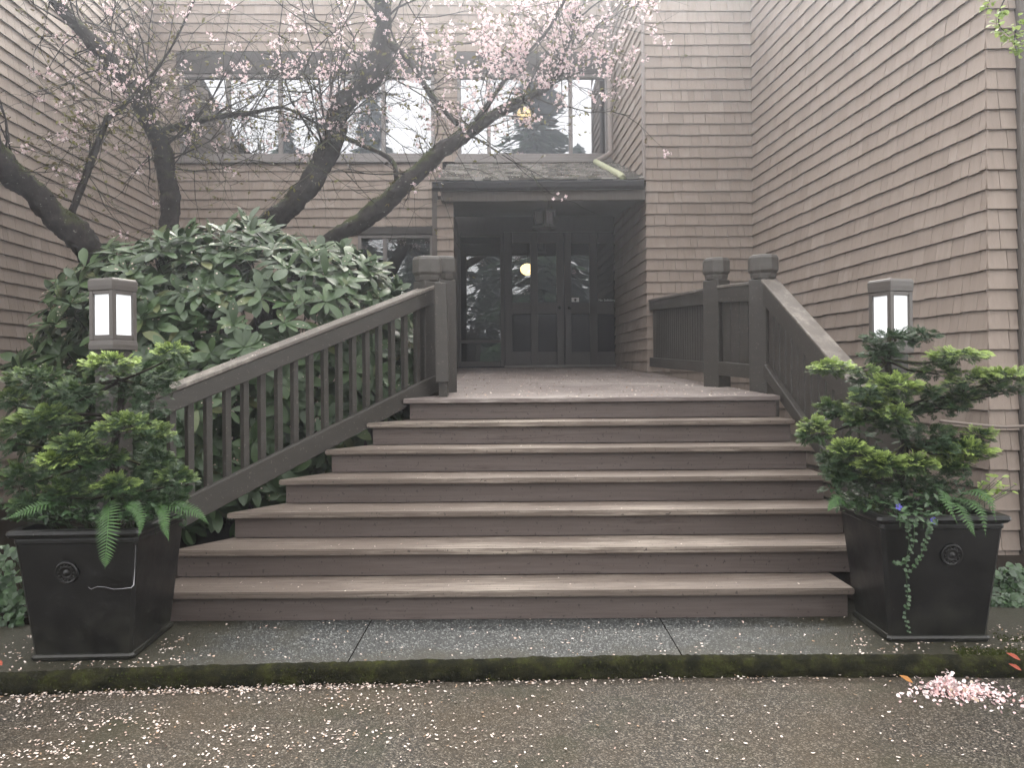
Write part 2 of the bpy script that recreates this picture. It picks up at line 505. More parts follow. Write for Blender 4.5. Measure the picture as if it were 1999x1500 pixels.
# moss tufts on the kerb and beside the right planter
def tufts(name, pts, mat, size, parent=None, kind=True, n=5):
    V = []; Fc = []
    for p in pts:
        for k in range(n):
            a = rng.random() * 6.28; l = size * (.5 + rng.random()); w = size * .22
            d = Vector((math.cos(a) * .5, math.sin(a) * .5, .8 + rng.random() * .5)).normalized() * l
            s = Vector((-math.sin(a), math.cos(a), 0)) * w
            q = Vector(p) + Vector((rng.gauss(0, size * .4), rng.gauss(0, size * .4), 0))
            b = len(V); V += [q - s, q + s, q + d]; Fc.append((b, b + 1, b + 2))
    o = from_np(name, np.array([tuple(v) for v in V]), np.array(Fc), mat, parent)
    if kind: tag(o, kind="stuff")
    return o
M['mosstuft'] = m_leaf("moss_tuft", [(0, (.022, .026, .009)), (1, (.065, .08, .016))], .9, .1)
pts = []
for i in range(3800):
    x = rng.uniform(-2.9, 3.1)
    if math.sin(x * 3.1) + math.sin(x * 7.7 + 1) + rng.uniform(-1.5, 1.5) < -0.2: continue
    z = rng.uniform(ROAD, -.012)
    pts.append((x, kerb_y(x) - .016 - rng.random() * .012, z))
for i in range(1600):
    x = rng.uniform(2.1, 3.0); y = kerb_y(x) + abs(rng.gauss(0, .05)) + (.2 if rng.random() < .35 and x > 2.4 else 0)
    pts.append((x, y + .012, 0))
mt = tufts("moss", pts, M['mosstuft'], .009)
tag(mt, "dark green moss growing on the kerb face along the road", "moss", kind="stuff")

# ------------------------------------------------------------------ the building
EXPO = 0.143
bay_d = 10.14
LC = Vector((*col(305, 12.3), 0)); LW0 = Vector((*col(-2, 8.22), 0))
dirL = (LC - LW0).normalized(); LW0 = LC - dirL * 8.5
MR = Vector((1.63, 12.48, 0))
B = Vector((*col(1266, bay_d), 0)); C = Vector((*col(1473, bay_d + .02), 0)); E = Vector((*col(1931, 5.71), 0)); E2 = E + Vector((3.0, .05, 0))
ZB = P(1300, 22, bay_d).z % EXPO
ZT = 7.3
ZTW = 6.35
def top_left(d): return min(ZT, 5.75 + (d - 8.1) * .36)
def top_right(d): return ZTW - (10.16 - d) * .36  # unseen right roofline, sloped low to let more sky light onto wall and ground

class Wall:
    def __init__(s, p0, p1, side):
        s.p0 = p0; s.p1 = p1; s.t = (p1 - p0).normalized(); s.L = (p1 - p0).length
        s.n = Vector((s.t.y, -s.t.x, 0)) * side
    def at(s, a, z, o=0.0):
        q = s.p0 + s.t * a + s.n * o
        return Vector((q.x, q.y, z))
    def hit(s, px, py):
        a, b = ray(px, py)
        # point d*(a,1) on plane
        d = s.p0.dot(s.n) / (a * s.n.x + s.n.y)
        q = Vector((a * d, d, 0))
        return (q - s.p0).dot(s.t), HC + b * d
    def box(s, mb, a0, a1, z0, z1, o0, o1):
        q = [s.at(a0, z0, o0), s.at(a1, z0, o0), s.at(a1, z0, o1), s.at(a0, z0, o1), s.at(a0, z1, o0), s.at(a1, z1, o0), s.at(a1, z1, o1), s.at(a0, z1, o1)]
        return mb.hexa(q)
W_left = Wall(LW0, LC, 1)
W_main = Wall(LC, MR, 1)
W_ret = Wall(MR, B, 1)
W_bay = Wall(B, C, 1)
W_right = Wall(C, E, 1)
W_end = Wall(E, E2, 1)

bld = empty("building", (0, 12, 0), "brown shingled building with side wings and a recessed glazed entrance", "building")
def hitrect(w, x0, y0, x1, y1):
    a0, _ = w.hit(x0, (y0 + y1) / 2); a1, _ = w.hit(x1, (y0 + y1) / 2)
    _, zt = w.hit((x0 + x1) / 2, y0); _, zb = w.hit((x0 + x1) / 2, y1)
    return a0, a1, zb, zt
win1 = hitrect(W_main, 352, 104, 848, 318)
win2 = hitrect(W_main, 893, 104, 1188, 318)
win3 = hitrect(W_main, 700, 444, 846, 652)
porch = hitrect(W_main, 866, 400, 1222, 722)
ZD = W_main.hit(1100, 716)[1]            # door sill level
porch = (porch[0], W_main.L, 1.0, W_main.hit(1050, 318)[1] + .02)
def clip_openings(ops, z0, z1, a0, a1):
    iv = [(a0, a1)]
    for (b0, b1, c0, c1) in ops:
        if c0 < z1 - .02 and c1 > z0 + .02:
            nv = []
            for (p, q) in iv:
                if b1 <= p or b0 >= q: nv.append((p, q)); continue
                if b0 > p: nv.append((p, b0))
                if b1 < q: nv.append((b1, q))
            iv = nv
    return iv
SH = []   # (wall, a0, a1, z0, z1, jitter)
def shingle_wall(w, z0, z1, ops=(), ext=(0, 0), o=0.0, top=None):
    k = math.floor((z0 - ZB) / EXPO)
    z = ZB + k * EXPO
    while z < z1:
        for (a0, a1) in clip_openings(ops, z, z + EXPO, -ext[0], w.L + ext[1]):
            a = a0
            while a < a1 - .004:
                wd = rng.choice((.085, .11, .13, .15, .17, .2, .235)) * rng.uniform(.9, 1.1)
                b = min(a + wd, a1)
                if a1 - b < .05: b = a1
                zz = max(z, z0)
                if top and z + EXPO > top(w.at((a + b) / 2, 0).y): a = b; continue
                SH.append((w, a, b, zz + (rng.uniform(-.005, .003) if zz == z else 0), min(z + EXPO, z1 + .01) + .006, o))
                a = b
        z += EXPO
shingle_wall(W_left, -.05, ZT, top=top_left)
shingle_wall(W_main, -.05, ZT, (win1, win2, win3, porch))
shingle_wall(W_ret, 1.2, ZT, (), (0, .016))
shingle_wall(W_bay, -.05, ZTW, (), (.016, 0))
shingle_wall(W_right, -.05, ZTW, (), (0, .016), top=top_right)
aw_end = W_end.hit(1984, 600)[0]
W_end_s = Wall(E, E + W_end.t * aw_end, 1)
shingle_wall(W_end_s, -.05, top_right(5.71) - .06, (), (.016, 0))
# porch column with shingles
cw0 = P(856, 560, 10.2); cw1 = P(885, 560, 10.2)
W_col = Wall(Vector((cw0.x, 10.2, 0)), Vector((cw1.x, 10.2, 0)), 1)
shingle_wall(W_col, 1.25, 3.55, (), (.012, .012))
W_colr = Wall(Vector((cw1.x, 10.2, 0)), Vector((cw1.x, 12.3, 0)), 1)

uv = MB().hexa([(0, -.026, 0), (1, -.026, 0), (1, 0.004, 0), (0, .004, 0), (0, -.004, 1), (1, -.004, 1), (1, .004, 1), (0, .004, 1)])
ume = bpy.data.meshes.new("shingle"); ume.from_pydata(uv.v, [], uv.f); ume.update(); ume.materials.append(M['shingle'])
def sh_score(s):
    w, a, b, z0, z1, o = s
    c = w.at((a + b) / 2, (z0 + z1) / 2)
    if c.y < .5: return 0
    x, y = to_px(c)
    if not (15 < x < 1985 and 15 < y < 1100): return 0
    view = Vector((c.x, c.y, c.z - HC))
    return (b - a) * (z1 - z0) * abs(view.normalized().dot(w.n)) / view.length ** 2
# leave out shingles the planted pots and lamps hide when choosing which ones stand alone
def hidden(s):
    c = s[0].at((s[1] + s[2]) / 2, (s[3] + s[4]) / 2); x, y = to_px(c)
    return (x < 420 and y > 660) or (1560 < x < 1925 and y > 660) or (x > 1690 and x < 1790 and 540 < y)
order = sorted(range(len(SH)), key=lambda i: -(0 if hidden(SH[i]) else sh_score(SH[i])))
solo = set(order[:300])
walls_m = {}
def wall_mesh(name, w, ops, z0, z1, th=.12, m=None, top=None):
    if top:
        mb = MB(); a_, b_ = top(w.p0.y), top(w.p1.y)
        mb.hexa([w.at(0, z0, -th), w.at(w.L, z0, -th), w.at(w.L, z0, 0), w.at(0, z0, 0), w.at(0, a_, -th), w.at(w.L, b_, -th), w.at(w.L, b_, 0), w.at(0, a_, 0)])
        return mb.build(name, m or M['backing'], bld)
    a = sorted({0.0, w.L, *[min(max(v, 0), w.L) for q in ops for v in q[:2]]}); zz = sorted({z0, z1, *[min(max(v, z0), z1) for q in ops for v in q[2:]]})
    mb = MB()
    for i in range(len(a) - 1):
        for k in range(len(zz) - 1):
            ca, cz = (a[i] + a[i + 1]) / 2, (zz[k] + zz[k + 1]) / 2
            if any(q[0] < ca < q[1] and q[2] < cz < q[3] for q in ops): continue
            w.box(mb, a[i], a[i + 1], zz[k], zz[k + 1], -th, 0)
    return mb.build(name, m or M['backing'], bld)
for nm, w, ops in (("left_wing_wall", W_left, ()), ("main_wall", W_main, (win1, win2, win3, porch)), ("entrance_return_wall", W_ret, ()), ("bay_wall", W_bay, ()), ("right_wing_wall", W_right, ()), ("end_wall", W_end, ())):
    walls_m[w] = wall_mesh(nm, w, ops, -.1, ZTW if w is W_bay else top_right(5.71) - .02 if w is W_end else ZT, top=top_left if w is W_left else top_right if w is W_right else None)
W_end_s.owner = W_end
SV = []; SF = []
for i, s in enumerate(SH):
    w, a, b, z0, z1, o = s
    gap = .0019
    X = w.t * (b - a - 2 * gap); 
    mat = Matrix(((w.t.x * (b - a - 2 * gap), -w.n.x, 0, 0), (w.t.y * (b - a - 2 * gap), -w.n.y, 0, 0), (0, 0, z1 - z0, 0), (0, 0, 0, 1)))
    mat.translation = w.at(a + gap, z0, .001 + o + (i * 7919 % 13) / 13 * .0015)
    if i in solo:
        par = walls_m.get(getattr(w, 'owner', w)) or walls_m[W_main]
        ob = bpy.data.objects.new("shingle", ume); COL.objects.link(ob)
        ob.parent = par; ob.matrix_world = mat
        ob.matrix_parent_inverse = par.matrix_world.inverted(); ob.matrix_basis = mat
    else:
        bb = len(SV)
        SV += [tuple(mat @ Vector(v)) for v in uv.v]
        SF += [tuple(bb + k for k in f) for f in uv.f]
so = from_np("shingle_courses", np.array(SV), np.array(SF), M['shingle'], bld)
tag(so, kind="stuff")

# corner board, end downpipe, flat roofs (out of the picture, they keep light out of the rooms)
m = MB(); W_ret.box(m, W_ret.L - .06, W_ret.L + .03, P(1255, 352, bay_d).z, ZT, .02, .05)
m.build("corner_board", M['trim_light'], bld, .004)
m = MB(); W_end.box(m, aw_end + .003, aw_end + .11, -.1, top_right(5.71), .0, .06)
m.build("downpipe", M['trim'], bld, .008)
m = MB()
m.prism([(LC.x - 4, LC.y), (LC.x, LC.y), (MR.x, MR.y), (MR.x + .1, 17), (LC.x - 4, 17)], ZT, ZT + .12)
def slab_roof(pts, th=.1):
    n = len(pts); m.add([tuple(q) for q in pts] + [(q[0], q[1], q[2] + th) for q in pts], [tuple(range(n - 1, -1, -1)), tuple(range(n, 2 * n))] + [(i, (i + 1) % n, n + (i + 1) % n, n + i) for i in range(n)])
slab_roof([(LW0.x - 4, LW0.y, top_left(LW0.y)), (LW0.x, LW0.y, top_left(LW0.y)), (LC.x, LC.y - .05, top_left(LC.y)), (LC.x - 4, LC.y - .05, top_left(LC.y))])
slab_roof([(C.x, C.y - .02, ZTW), (E.x, E.y, top_right(E.y)), (E2.x, E2.y, top_right(E.y)), (E2.x, C.y - .02, ZTW)])
m.prism([(B.x, B.y), (C.x, C.y), (E2.x, C.y), (E2.x, 17), (B.x, 17)], ZTW + .02, ZTW + .14)
m.build("roof", M['trim_dark'], bld)
# rooms behind the glass
m = MB()
x0, x1, y0, y1 = -6.0, 1.75, 12.68, 17.0
m.add([(x0, y1, 0), (x1, y1, 0), (x1, y1, ZT), (x0, y1, ZT)], [(0, 1, 2, 3)])
m.add([(x0, y0, 0), (x0, y1, 0), (x0, y1, ZT), (x0, y0, ZT)], [(0, 1, 2, 3)])
m.add([(x1, y0, 0), (x1, y1, 0), (x1, y1, ZT), (x1, y0, ZT)], [(0, 1, 2, 3)])
m.add([(x0, y0, 4.1), (x1, y0, 4.1), (x1, y1, 4.1), (x0, y1, 4.1)], [(0, 1, 2, 3)])
m.add([(x0, y0, 1.38), (x1, y0, 1.38), (x1, y1, 1.38), (x0, y1, 1.38)], [(0, 1, 2, 3)])
m.build("interior_wall", M['interior'], bld)

# windows
def window(rect, mull_px, ypx, lintel=.33, glassmat=None, big=True):
    a0, a1, z0, z1 = rect
    w = W_main
    zl = z1 - lintel
    fm = MB()
    fw = .05
    w.box(fm, a0, a0 + fw, z0 + .09, zl, -.08, .03)
    w.box(fm, a1 - fw, a1, z0 + .09, zl, -.08, .03)
    w.box(fm, a0 + fw, a1 - fw, zl - fw, zl, -.08, .028)
    w.box(fm, a0 + fw, a1 - fw, z0 + .09, z0 + .09 + fw, -.08, .028)
    fr = fm.build("window", M['winframe'], bld, .004)
    q = MB(); w.box(q, a0 - .04, a1 + .04, zl + .002, z1, -.05, .05)
    q.build("lintel", M['trim_dark'], fr, .006)
    q = MB(); w.box(q, a0 - .05, a1 + .05, z0 - .01, z0 + .04, -.06, .075); w.box(q, a0 - .03, a1 + .03, z0 + .042, z0 + .088, -.06, .05)
    q.build("sill", M['winframe'], fr, .005)
    ms = [w.hit(x, ypx)[0] for x in mull_px]
    for s in ms:
        q = MB(); w.box(q, s - .028, s + .028, z0 + .142, zl - fw - .002, -.07, .02)
        q.build("mullion", M['winframe'], fr, .004)
    edges = [a0 + fw] + ms + [a1 - fw]
    for i in range(len(edges) - 1):
        q = MB()
        tl = rng.uniform(-.006, .006); tz = rng.uniform(-.004, .004)
        b0, b1 = edges[i] + .005, edges[i + 1] - .005
        q.add([w.at(b0, z0 + .12, -.035), w.at(b1, z0 + .12, -.035 + tl), w.at(b1, zl - .03, -.035 + tl + tz), w.at(b0, zl - .03, -.035 + tz)], [(0, 1, 2, 3)])
        q.build("pane", glassmat or M['glass'], fr)
    return fr
window(win1, [445, 547, 646, 748], 220)
window(win2, [954, 1114], 220)
window(win3, [752], 550, .12, M['doorglass'])

# entrance: header, sidelight, double doors
def wr(x0, y0, x1, y1): return hitrect(W_main, x0, y0, x1, y1)
def wpiece(name, x0, y0, x1, y1, o0, o1, mat, parent, bev=.003):
    a0, a1, z0, z1 = wr(x0, y0, x1, y1)
    q = MB(); W_main.box(q, a0, a1, z0, z1, o0, o1)
    return q.build(name, mat, parent, bev)
hd = wpiece("entrance_header", 868, 396, 1222, 452, -.1, -.02, M['door'], bld)
# sidelight
sl = MB()
for (x0, y0, x1, y1) in ((868, 452.3, 899, 716), (977, 452.3, 984.5, 716), (899.2, 452.3, 976.8, 461), (899.2, 664, 976.8, 669.5), (899.2, 706, 976.8, 716)):
    a0, a1, z0, z1 = wr(x0, y0, x1, y1); W_main.box(sl, a0, a1, z0, z1, -.1, 0.0)
sl = sl.build("sidelight", M['door'], bld, .004)
for (y0, y1) in ((459, 666), (667, 708)):
    a0, a1, z0, z1 = wr(897, y0, 979, y1); q = MB(); q.add([W_main.at(a0, z0, -.06), W_main.at(a1, z0, -.058), W_main.at(a1, z1, -.057), W_main.at(a0, z1, -.06)], [(0, 1, 2, 3)]); q.build("pane", M['doorglass'], sl)
jb = wpiece("door_jamb", 1218.5, 452.3, 1226, 716, -.1, 0.0, M['door'], bld)
def leaf(xa, xb, cols, knob, name="door"):
    fm = MB()
    (c0, c1), (c2, c3) = cols
    for (x0, x1) in ((xa, c0), (c1, c2), (c3, xb)):
        a0, a1, z0, z1 = wr(x0 + .05, 452.6, x1 - .05, 712.5); W_main.box(fm, a0, a1, z0, z1, -.075, -.03)
    for (p, q) in ((c0, c1), (c2, c3)):
        for (y0, y1) in ((452.6, 473.6), (590, 612.8), (687, 712.5)):
            a0, a1, z0, z1 = wr(p, y0, q, y1); W_main.box(fm, a0, a1, z0, z1, -.073, -.033)
    d = fm.build(name, M['door'], bld, .004)
    for (p, q) in ((c0, c1), (c2, c3)):
        a0, a1, z0, z1 = wr(p - 1, 472, q + 1, 591); g_ = MB(); t_ = rng.uniform(-.004, .004)
        g_.add([W_main.at(a0, z0, -.055), W_main.at(a1, z0, -.055 + t_), W_main.at(a1, z1, -.054 + t_), W_main.at(a0, z1, -.054)], [(0, 1, 2, 3)]); g_.build("pane", M['doorglass'], d)
        a0, a1, z0, z1 = wr(p - 1, 611.5, q + 1, 688); g_ = MB(); W_main.box(g_, a0, a1, z0, z1, -.065, -.06); g_.build("panel", M['panelglass'], d)
    a, z = W_main.hit(knob, 601)
    kb = MB(); kb.tube([W_main.at(a, z, -.03), W_main.at(a, z, .01), W_main.at(a, z, .03), W_main.at(a, z, .05), W_main.at(a, z, .06)], [.012, .012, .03, .03, .012], 10)
    kb.build("handle", M['black'], d, smooth=True)
    return d
d1 = leaf(985.5, 1101, ((1000, 1036), (1050.4, 1087)), 1092.5)
d2 = leaf(1103, 1218, ((1115.8, 1151.6), (1166.8, 1203)), 1111)
th_ = wpiece("threshold", 985, 712.8, 1218, 717, -.1, .06, M['winframe'], bld)
# notices on the right-hand door
a0, a1, z0, z1 = wr(1116.5, 580.5, 1131, 589)
q = MB(); W_main.box(q, a0, a1, z0, z1, -.054, -.051); nt = q.build("notice", M['white'], d2)
q = MB(); ac = (a0 + a1) / 2; zc = (z0 + z1) / 2
q.tube([W_main.at(ac, zc, -.0508), W_main.at(ac, zc, -.0495)], .019, 14); W_main.box(q, ac - .012, ac + .012, zc - .03, zc - .021, -.0508, -.0495)
q.build("notice_emblem", M['black'], d2)
cu = bpy.data.curves.new("door_lettering", 'FONT'); cu.body = "No Soliciting"; cu.size = .052; cu.extrude = .0006; cu.align_x = 'CENTER'
to = bpy.data.objects.new("door_lettering", cu); COL.objects.link(to)
a, z = W_main.hit(1186, 587.5)
ang = math.atan2(W_main.t.y, W_main.t.x)
to.matrix_world = Matrix.Translation(W_main.at(a, z, -.050)) @ Matrix.Rotation(ang, 4, 'Z') @ Matrix.Rotation(R(90), 4, 'X')
bpy.context.view_layer.update()
dg = bpy.context.evaluated_depsgraph_get()
tme = bpy.data.meshes.new_from_object(to.evaluated_get(dg)); tmw = to.matrix_world.copy(); bpy.data.objects.remove(to)
tme.transform(tmw); tme.materials.clear(); tme.materials.append(M['white'])
link("lettering", tme, d2)

# porch: column core, corner board, side wall, beam, gutter, ceiling, shake roof
zeave = P(1050, 354, 10.0).z; zbeam = P(1050, 393, 10.12).z; zceil = P(1050, 421, 12.3).z; zroof = P(1050, 318, 12.35).z
m = MB(); m.box(cw0.x, cw1.x, 10.204, 10.40, .9, zbeam + .1)
m.build("porch_column", M['backing'], bld)
m = MB(); m.box(cw0.x - .075, cw0.x - .002, 10.19, 10.235, .9, zbeam + .2)
m.build("porch_corner_board", M['trim'], bld, .004)
m = MB(); m.box(cw0.x + .02, cw0.x + .10, 10.402, 12.36, .9, zbeam + .15)
m.build("porch_side_wall", M['trim_dark'], bld)
xl, xr = P(862, 380, 10.15).x, B.x - .03
m = MB(); m.box(xl, xr, 10.08, 10.19, zbeam, P(1050, 367, 10.1).z)
m.build("porch_beam", M['trim'], bld, .006)
m = MB(); m.hexa([(xl, 10.192, zbeam + .03), (xr, 10.192, zbeam + .03), (MR.x, 12.38, zceil), (xl, 12.34, zceil), (xl, 10.192, zbeam + .06), (xr, 10.192, zbeam + .06), (MR.x, 12.38, zceil + .03), (xl, 12.34, zceil + .03)])
m.build("porch_ceiling", M['trim'], bld)
gx0, gx1 = P(844, 360, 10.0).x, P(1257, 360, 10.0).x
m = MB()
prof = [(0, 0), (-.03, 0.0), (-.075, .03), (-.09, .075), (-.10, .085), (-.10, .1), (-.085, .1), (-.07, .04), (-.03, .015), (-.012, .015), (-.012, .1), (0, .1)]
rings = [[(x, 10.06 + a, zeave - .10 + b) for a, b in prof] for x in (gx0, gx1)]
m.loft(rings); m.build("gutter", M['gutter'], bld)
# shakes on the porch roof
SV = []; SF = []
n_c = 15
e0 = Vector((0, 10.0, zeave + .005)); e1 = Vector((0, 12.36, zroof - .03))
for k in range(n_c):
    t0 = k / n_c; t1 = (k + 1.5) / n_c
    a = e0.lerp(e1, t0); b = e0.lerp(e1, min(t1, 1.03))
    x = gx0 + .02
    while x < gx1 - .02:
        wd = rng.uniform(.09, .2); xx = min(x + wd, gx1)
        up = .03 + rng.uniform(0, .014); sh = rng.uniform(-.03, .012)
        bb = len(SV)
        SV += [(x + .003, a.y + sh, a.z + up), (xx - .003, a.y + sh, a.z + up), (xx - .003, b.y, b.z + .012), (x + .003, b.y, b.z + .012),
               (x + .003, a.y + sh, a.z + up - .022), (xx - .003, a.y + sh, a.z + up - .022), (xx - .003, b.y, b.z - .01), (x + .003, b.y, b.z - .01)]
        SF += [tuple(bb + i for i in f) for f in ((0, 1, 2, 3), (7, 6, 5, 4), (4, 5, 1, 0), (5, 6, 2, 1), (6, 7, 3, 2), (7, 4, 0, 3))]
        x = xx
t = NT("mossy_shake"); p = t.pos(1, 1, 1)
c = t.ramp(t.rand(), [(0, (.09, .085, .08)), (.6, (.19, .18, .17)), (1, (.31, .30, .28))])
c = t.mix(t.ramp(t.noise(p, 9, 6), [(.5, 0), (.68, .55)]), c, (.07, .078, .035))
t.bump(t.noise(t.pos(50, 8, 8), 2, 4), .6, .01)
M['shake'] = t.done(c, .9, .2)
ro = from_np("porch_roof", np.array(SV), np.array(SF), M['shake'], bld)
tag(ro, kind="stuff")
# downspout: down the return corner, elbow, along the roof to the gutter
ds_pts = spline([tuple(P(1189, -60, 12.1)), tuple(P(1190, 150, 12.1)), tuple(P(1192, 285, 12.1)), tuple(P(1190, 300, 12.05)), tuple(P(1176, 309, 11.95)), tuple(P(1166, 314, 11.9))], 5)
m = MB(); m.tube(ds_pts, .042, 10); m.build("downspout", M['trim_light'], bld, smooth=True)
m = MB(); m.tube(spline([tuple(P(1163, 316, 11.95)), tuple(P(1190, 331, 10.95)), tuple(P(1212, 343, 10.08)), tuple(P(1216, 352, 9.99))], 5), .045, 10); m.build("downspout", M['mosspipe'], bld, smooth=True)

# ------------------------------------------------------------------ stairs and deck
RISE, TREAD, D1 = .165, .297, 4.34
D7 = D1 + 6 * TREAD
SLAB_TOPS = [(i + 1) * RISE for i in range(7)]
ZDECK0 = SLAB_TOPS[6]
def left_x(d): return -.835 - .794 * (6.12 - d)
def nose_d(k): return D1 + (k - 1) * TREAD
rx = {1: 1640, 2: 1633, 3: 1626, 4: 1605, 5: 1580, 6: 1550, 7: 1528}
st = empty("stairs", (.5, 5, 0), "seven wide wooden steps with worn brown paint, splayed to the left", "stairs")
for k in range(1, 8):
    d = nose_d(k); z = SLAB_TOPS[k - 1]
    xl_ = left_x(d) + (0.0 if k > 1 else .05); xr_ = 2.055 + .004 * (7 - k) if k > 1 else 1.848
    yawl = .012 * (k != 7)
    # tread board, nosing overhangs the riser
    if k < 7:
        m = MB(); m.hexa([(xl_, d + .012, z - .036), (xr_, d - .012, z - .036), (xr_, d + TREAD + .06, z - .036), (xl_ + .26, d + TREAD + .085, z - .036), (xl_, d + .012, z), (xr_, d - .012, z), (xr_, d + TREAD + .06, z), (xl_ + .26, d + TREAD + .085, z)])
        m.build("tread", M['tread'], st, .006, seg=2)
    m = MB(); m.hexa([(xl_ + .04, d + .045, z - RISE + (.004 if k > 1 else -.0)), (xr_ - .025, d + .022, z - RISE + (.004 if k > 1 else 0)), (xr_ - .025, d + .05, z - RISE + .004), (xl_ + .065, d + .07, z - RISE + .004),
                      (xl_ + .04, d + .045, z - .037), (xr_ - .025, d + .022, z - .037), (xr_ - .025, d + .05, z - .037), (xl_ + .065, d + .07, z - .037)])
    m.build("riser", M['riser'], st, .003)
# dark carriage under the steps
for (fx, nm) in ((lambda d: left_x(d) + .12, "stringer"), (lambda d: 1.98, "stringer")):
    m = MB()
    pts = [(D1 + .1, 0.0), (D7 + .3, 0.0), (D7 + .3, SLAB_TOPS[5] - .04)] + [q for k in (6, 5, 4, 3, 2, 1) for q in ((nose_d(k + 1) + .06, SLAB_TOPS[k - 1] - .04), (nose_d(k) + .08, SLAB_TOPS[k - 1] - .04))][1:]
    n = len(pts)
    vs = [(fx(a), a, b) for a, b in pts] + [(fx(a) + .045, a, b) for a, b in pts]
    m.add(vs, [tuple(range(n)), tuple(range(2 * n - 1, n - 1, -1))] + [(i, (i + 1) % n, n + (i + 1) % n, n + i) for i in range(n)])
    m.build(nm, M['riser'], st)
m = MB(); m.box(-1.2, 1.95, D7 + .32, D7 + .36, 0, .98); m.build("back_panel", M['trim_dark'], st)

ZDOOR = ZD - .01
def deck_z(d): return ZDECK0 + (ZDOOR - ZDECK0) * (d - D7) / (12.35 - D7)
dk = empty("deck", (.5, 9, 1.1), "brown plank deck strewn with petals between the stairs and the doors", "deck")
def dk_left(d): return -.835 if d < 6.24 else (-.70 + .0 * d)
d = D7
i = 0
while d < 12.3:
    wd = .19 if i == 0 else .138
    e = min(d + wd, 12.36)
    xl_ = -.835 + .05 * 0 if i == 0 else -.60
    xr_ = 2.055 if i == 0 else 2.03 - (2.03 - 1.66) * (d - D7) / (12.3 - D7)
    z0, z1 = deck_z(d), deck_z(e)
    gap = .004
    def plank(x0, x1):
        m = MB()
        m.hexa([(x0, d, z0 - .036), (x1, d, z0 - .036), (x1, e - gap, z1 - .036), (x0, e - gap, z1 - .036), (x0, d, z0), (x1, d, z0), (x1, e - gap, z1), (x0, e - gap, z1)])
        m.build("plank", M['plank'], dk, .004)
    sx = PX and -.605
    if i == 0:
        plank(xl_, xr_)
    else:
        plank(sx, xr_)
    d = e; i += 1
m = MB(); m.hexa([(-.86, D7 + .195, deck_z(D7 + .195) - .036), (-.611, D7 + .195, deck_z(D7 + .195) - .036), (-.611, 12.3, deck_z(12.3) - .036), (-.86, 12.3, deck_z(12.3) - .036),
                  (-.86, D7 + .195, deck_z(D7 + .195)), (-.611, D7 + .195, deck_z(D7 + .195)), (-.611, 12.3, deck_z(12.3)), (-.86, 12.3, deck_z(12.3))])
m.build("border_board", M['plank'], dk, .004)
m = MB(); m.box(-.8, 1.6, D7 + .4, 12.3, .55, 1.05); m.build("joist_box", M['trim_dark'], dk)

# ------------------------------------------------------------------ railings
def octo(cx, cy, r, z, rot=22.5): return [(cx + r * math.cos(R(rot + 45 * k)), cy + r * math.sin(R(rot + 45 * k)), z) for k in range(8)]
def squa(cx, cy, h, z, rot): return [(cx + h * 1.414 * math.cos(R(rot + 45 + 90 * k)), cy + h * 1.414 * math.sin(R(rot + 45 + 90 * k)), z) for k in range(4)]
def post(parent, cx, cy, z0, ztop, h=.085, rot=0, capr=.125):
    m = MB(); m.loft([squa(cx, cy, h, z0, rot), squa(cx, cy, h, ztop - .215, rot), squa(cx, cy, h * .98, ztop - .2, rot)])
    m.build("post", M['rail'], parent, .008)
    m = MB()
    rr = [(capr * .80, -.20), (capr * .86, -.17), (capr * .86, -.155), (capr, -.135), (capr * 1.0, -.03), (capr * .9, -.006), (capr * .7, 0)]
    m.loft([octo(cx, cy, r_, ztop + dz, 22.5 + rot) for r_, dz in rr])
    m.build("post_cap", M['postcap'], parent, .004)

class Line:   # vertical plane over a plan line, params from photo
    def __init__(s, p0, p1):
        s.w = Wall(Vector((p0[0], p0[1], 0)), Vector((p1[0], p1[1], 0)), 1)
    def hit(s, px, py): return s.w.hit(px, py)
def sloped_board(w, mb, a0, z0b, z0t, a1, z1b, z1t, o0, o1):
    return mb.hexa([w.at(a0, z0b, o0), w.at(a1, z1b, o0), w.at(a1, z1b, o1), w.at(a0, z0b, o1), w.at(a0, z0t, o0), w.at(a1, z1t, o0), w.at(a1, z1t, o1), w.at(a0, z0t, o1)])

rl = empty("stair_railing", (-1.4, 5.4, .5), "long sloping wooden railing with balusters in front of the leafy bush", "railing")
off = .07
L0 = Vector((left_x(4.42) - off * .78, 4.42 + off * .62)); L1 = Vector((left_x(6.30) - off * .78, 6.30 + off * .62))
WL = Wall(Vector((L0.x, L0.y, 0)), Vector((L1.x, L1.y, 0)), 1)
def rail_line(p, q):   # two photo points -> function a -> z
    (a0, z0), (a1, z1) = WL.hit(*p), WL.hit(*q)
    return lambda a: z0 + (z1 - z0) * (a - a0) / (a1 - a0)
topT = rail_line((300, 768), (845, 556)); topB = rail_line((305, 815), (846, 591))
botT = rail_line((385, 958), (855, 727)); botB = rail_line((368, 1020), (857, 758))
aE = WL.hit(851, 600)[0]; aS = WL.hit(292, 790)[0]; aSb = aS
m = MB(); sloped_board(WL, m, aS, topB(aS), topT(aS) - .03, aE, topB(aE), topT(aE) - .03, .0, .045)
m.build("rail_board", M['rail'], rl, .005)
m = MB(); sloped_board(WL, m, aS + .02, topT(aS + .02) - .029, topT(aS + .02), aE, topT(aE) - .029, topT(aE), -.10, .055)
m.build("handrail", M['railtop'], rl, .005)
m = MB(); sloped_board(WL, m, aSb, botB(aSb), botT(aSb), aE, botB(aE), botT(aE), .0, .045)
m.build("rail_board", M['rail'], rl, .005)
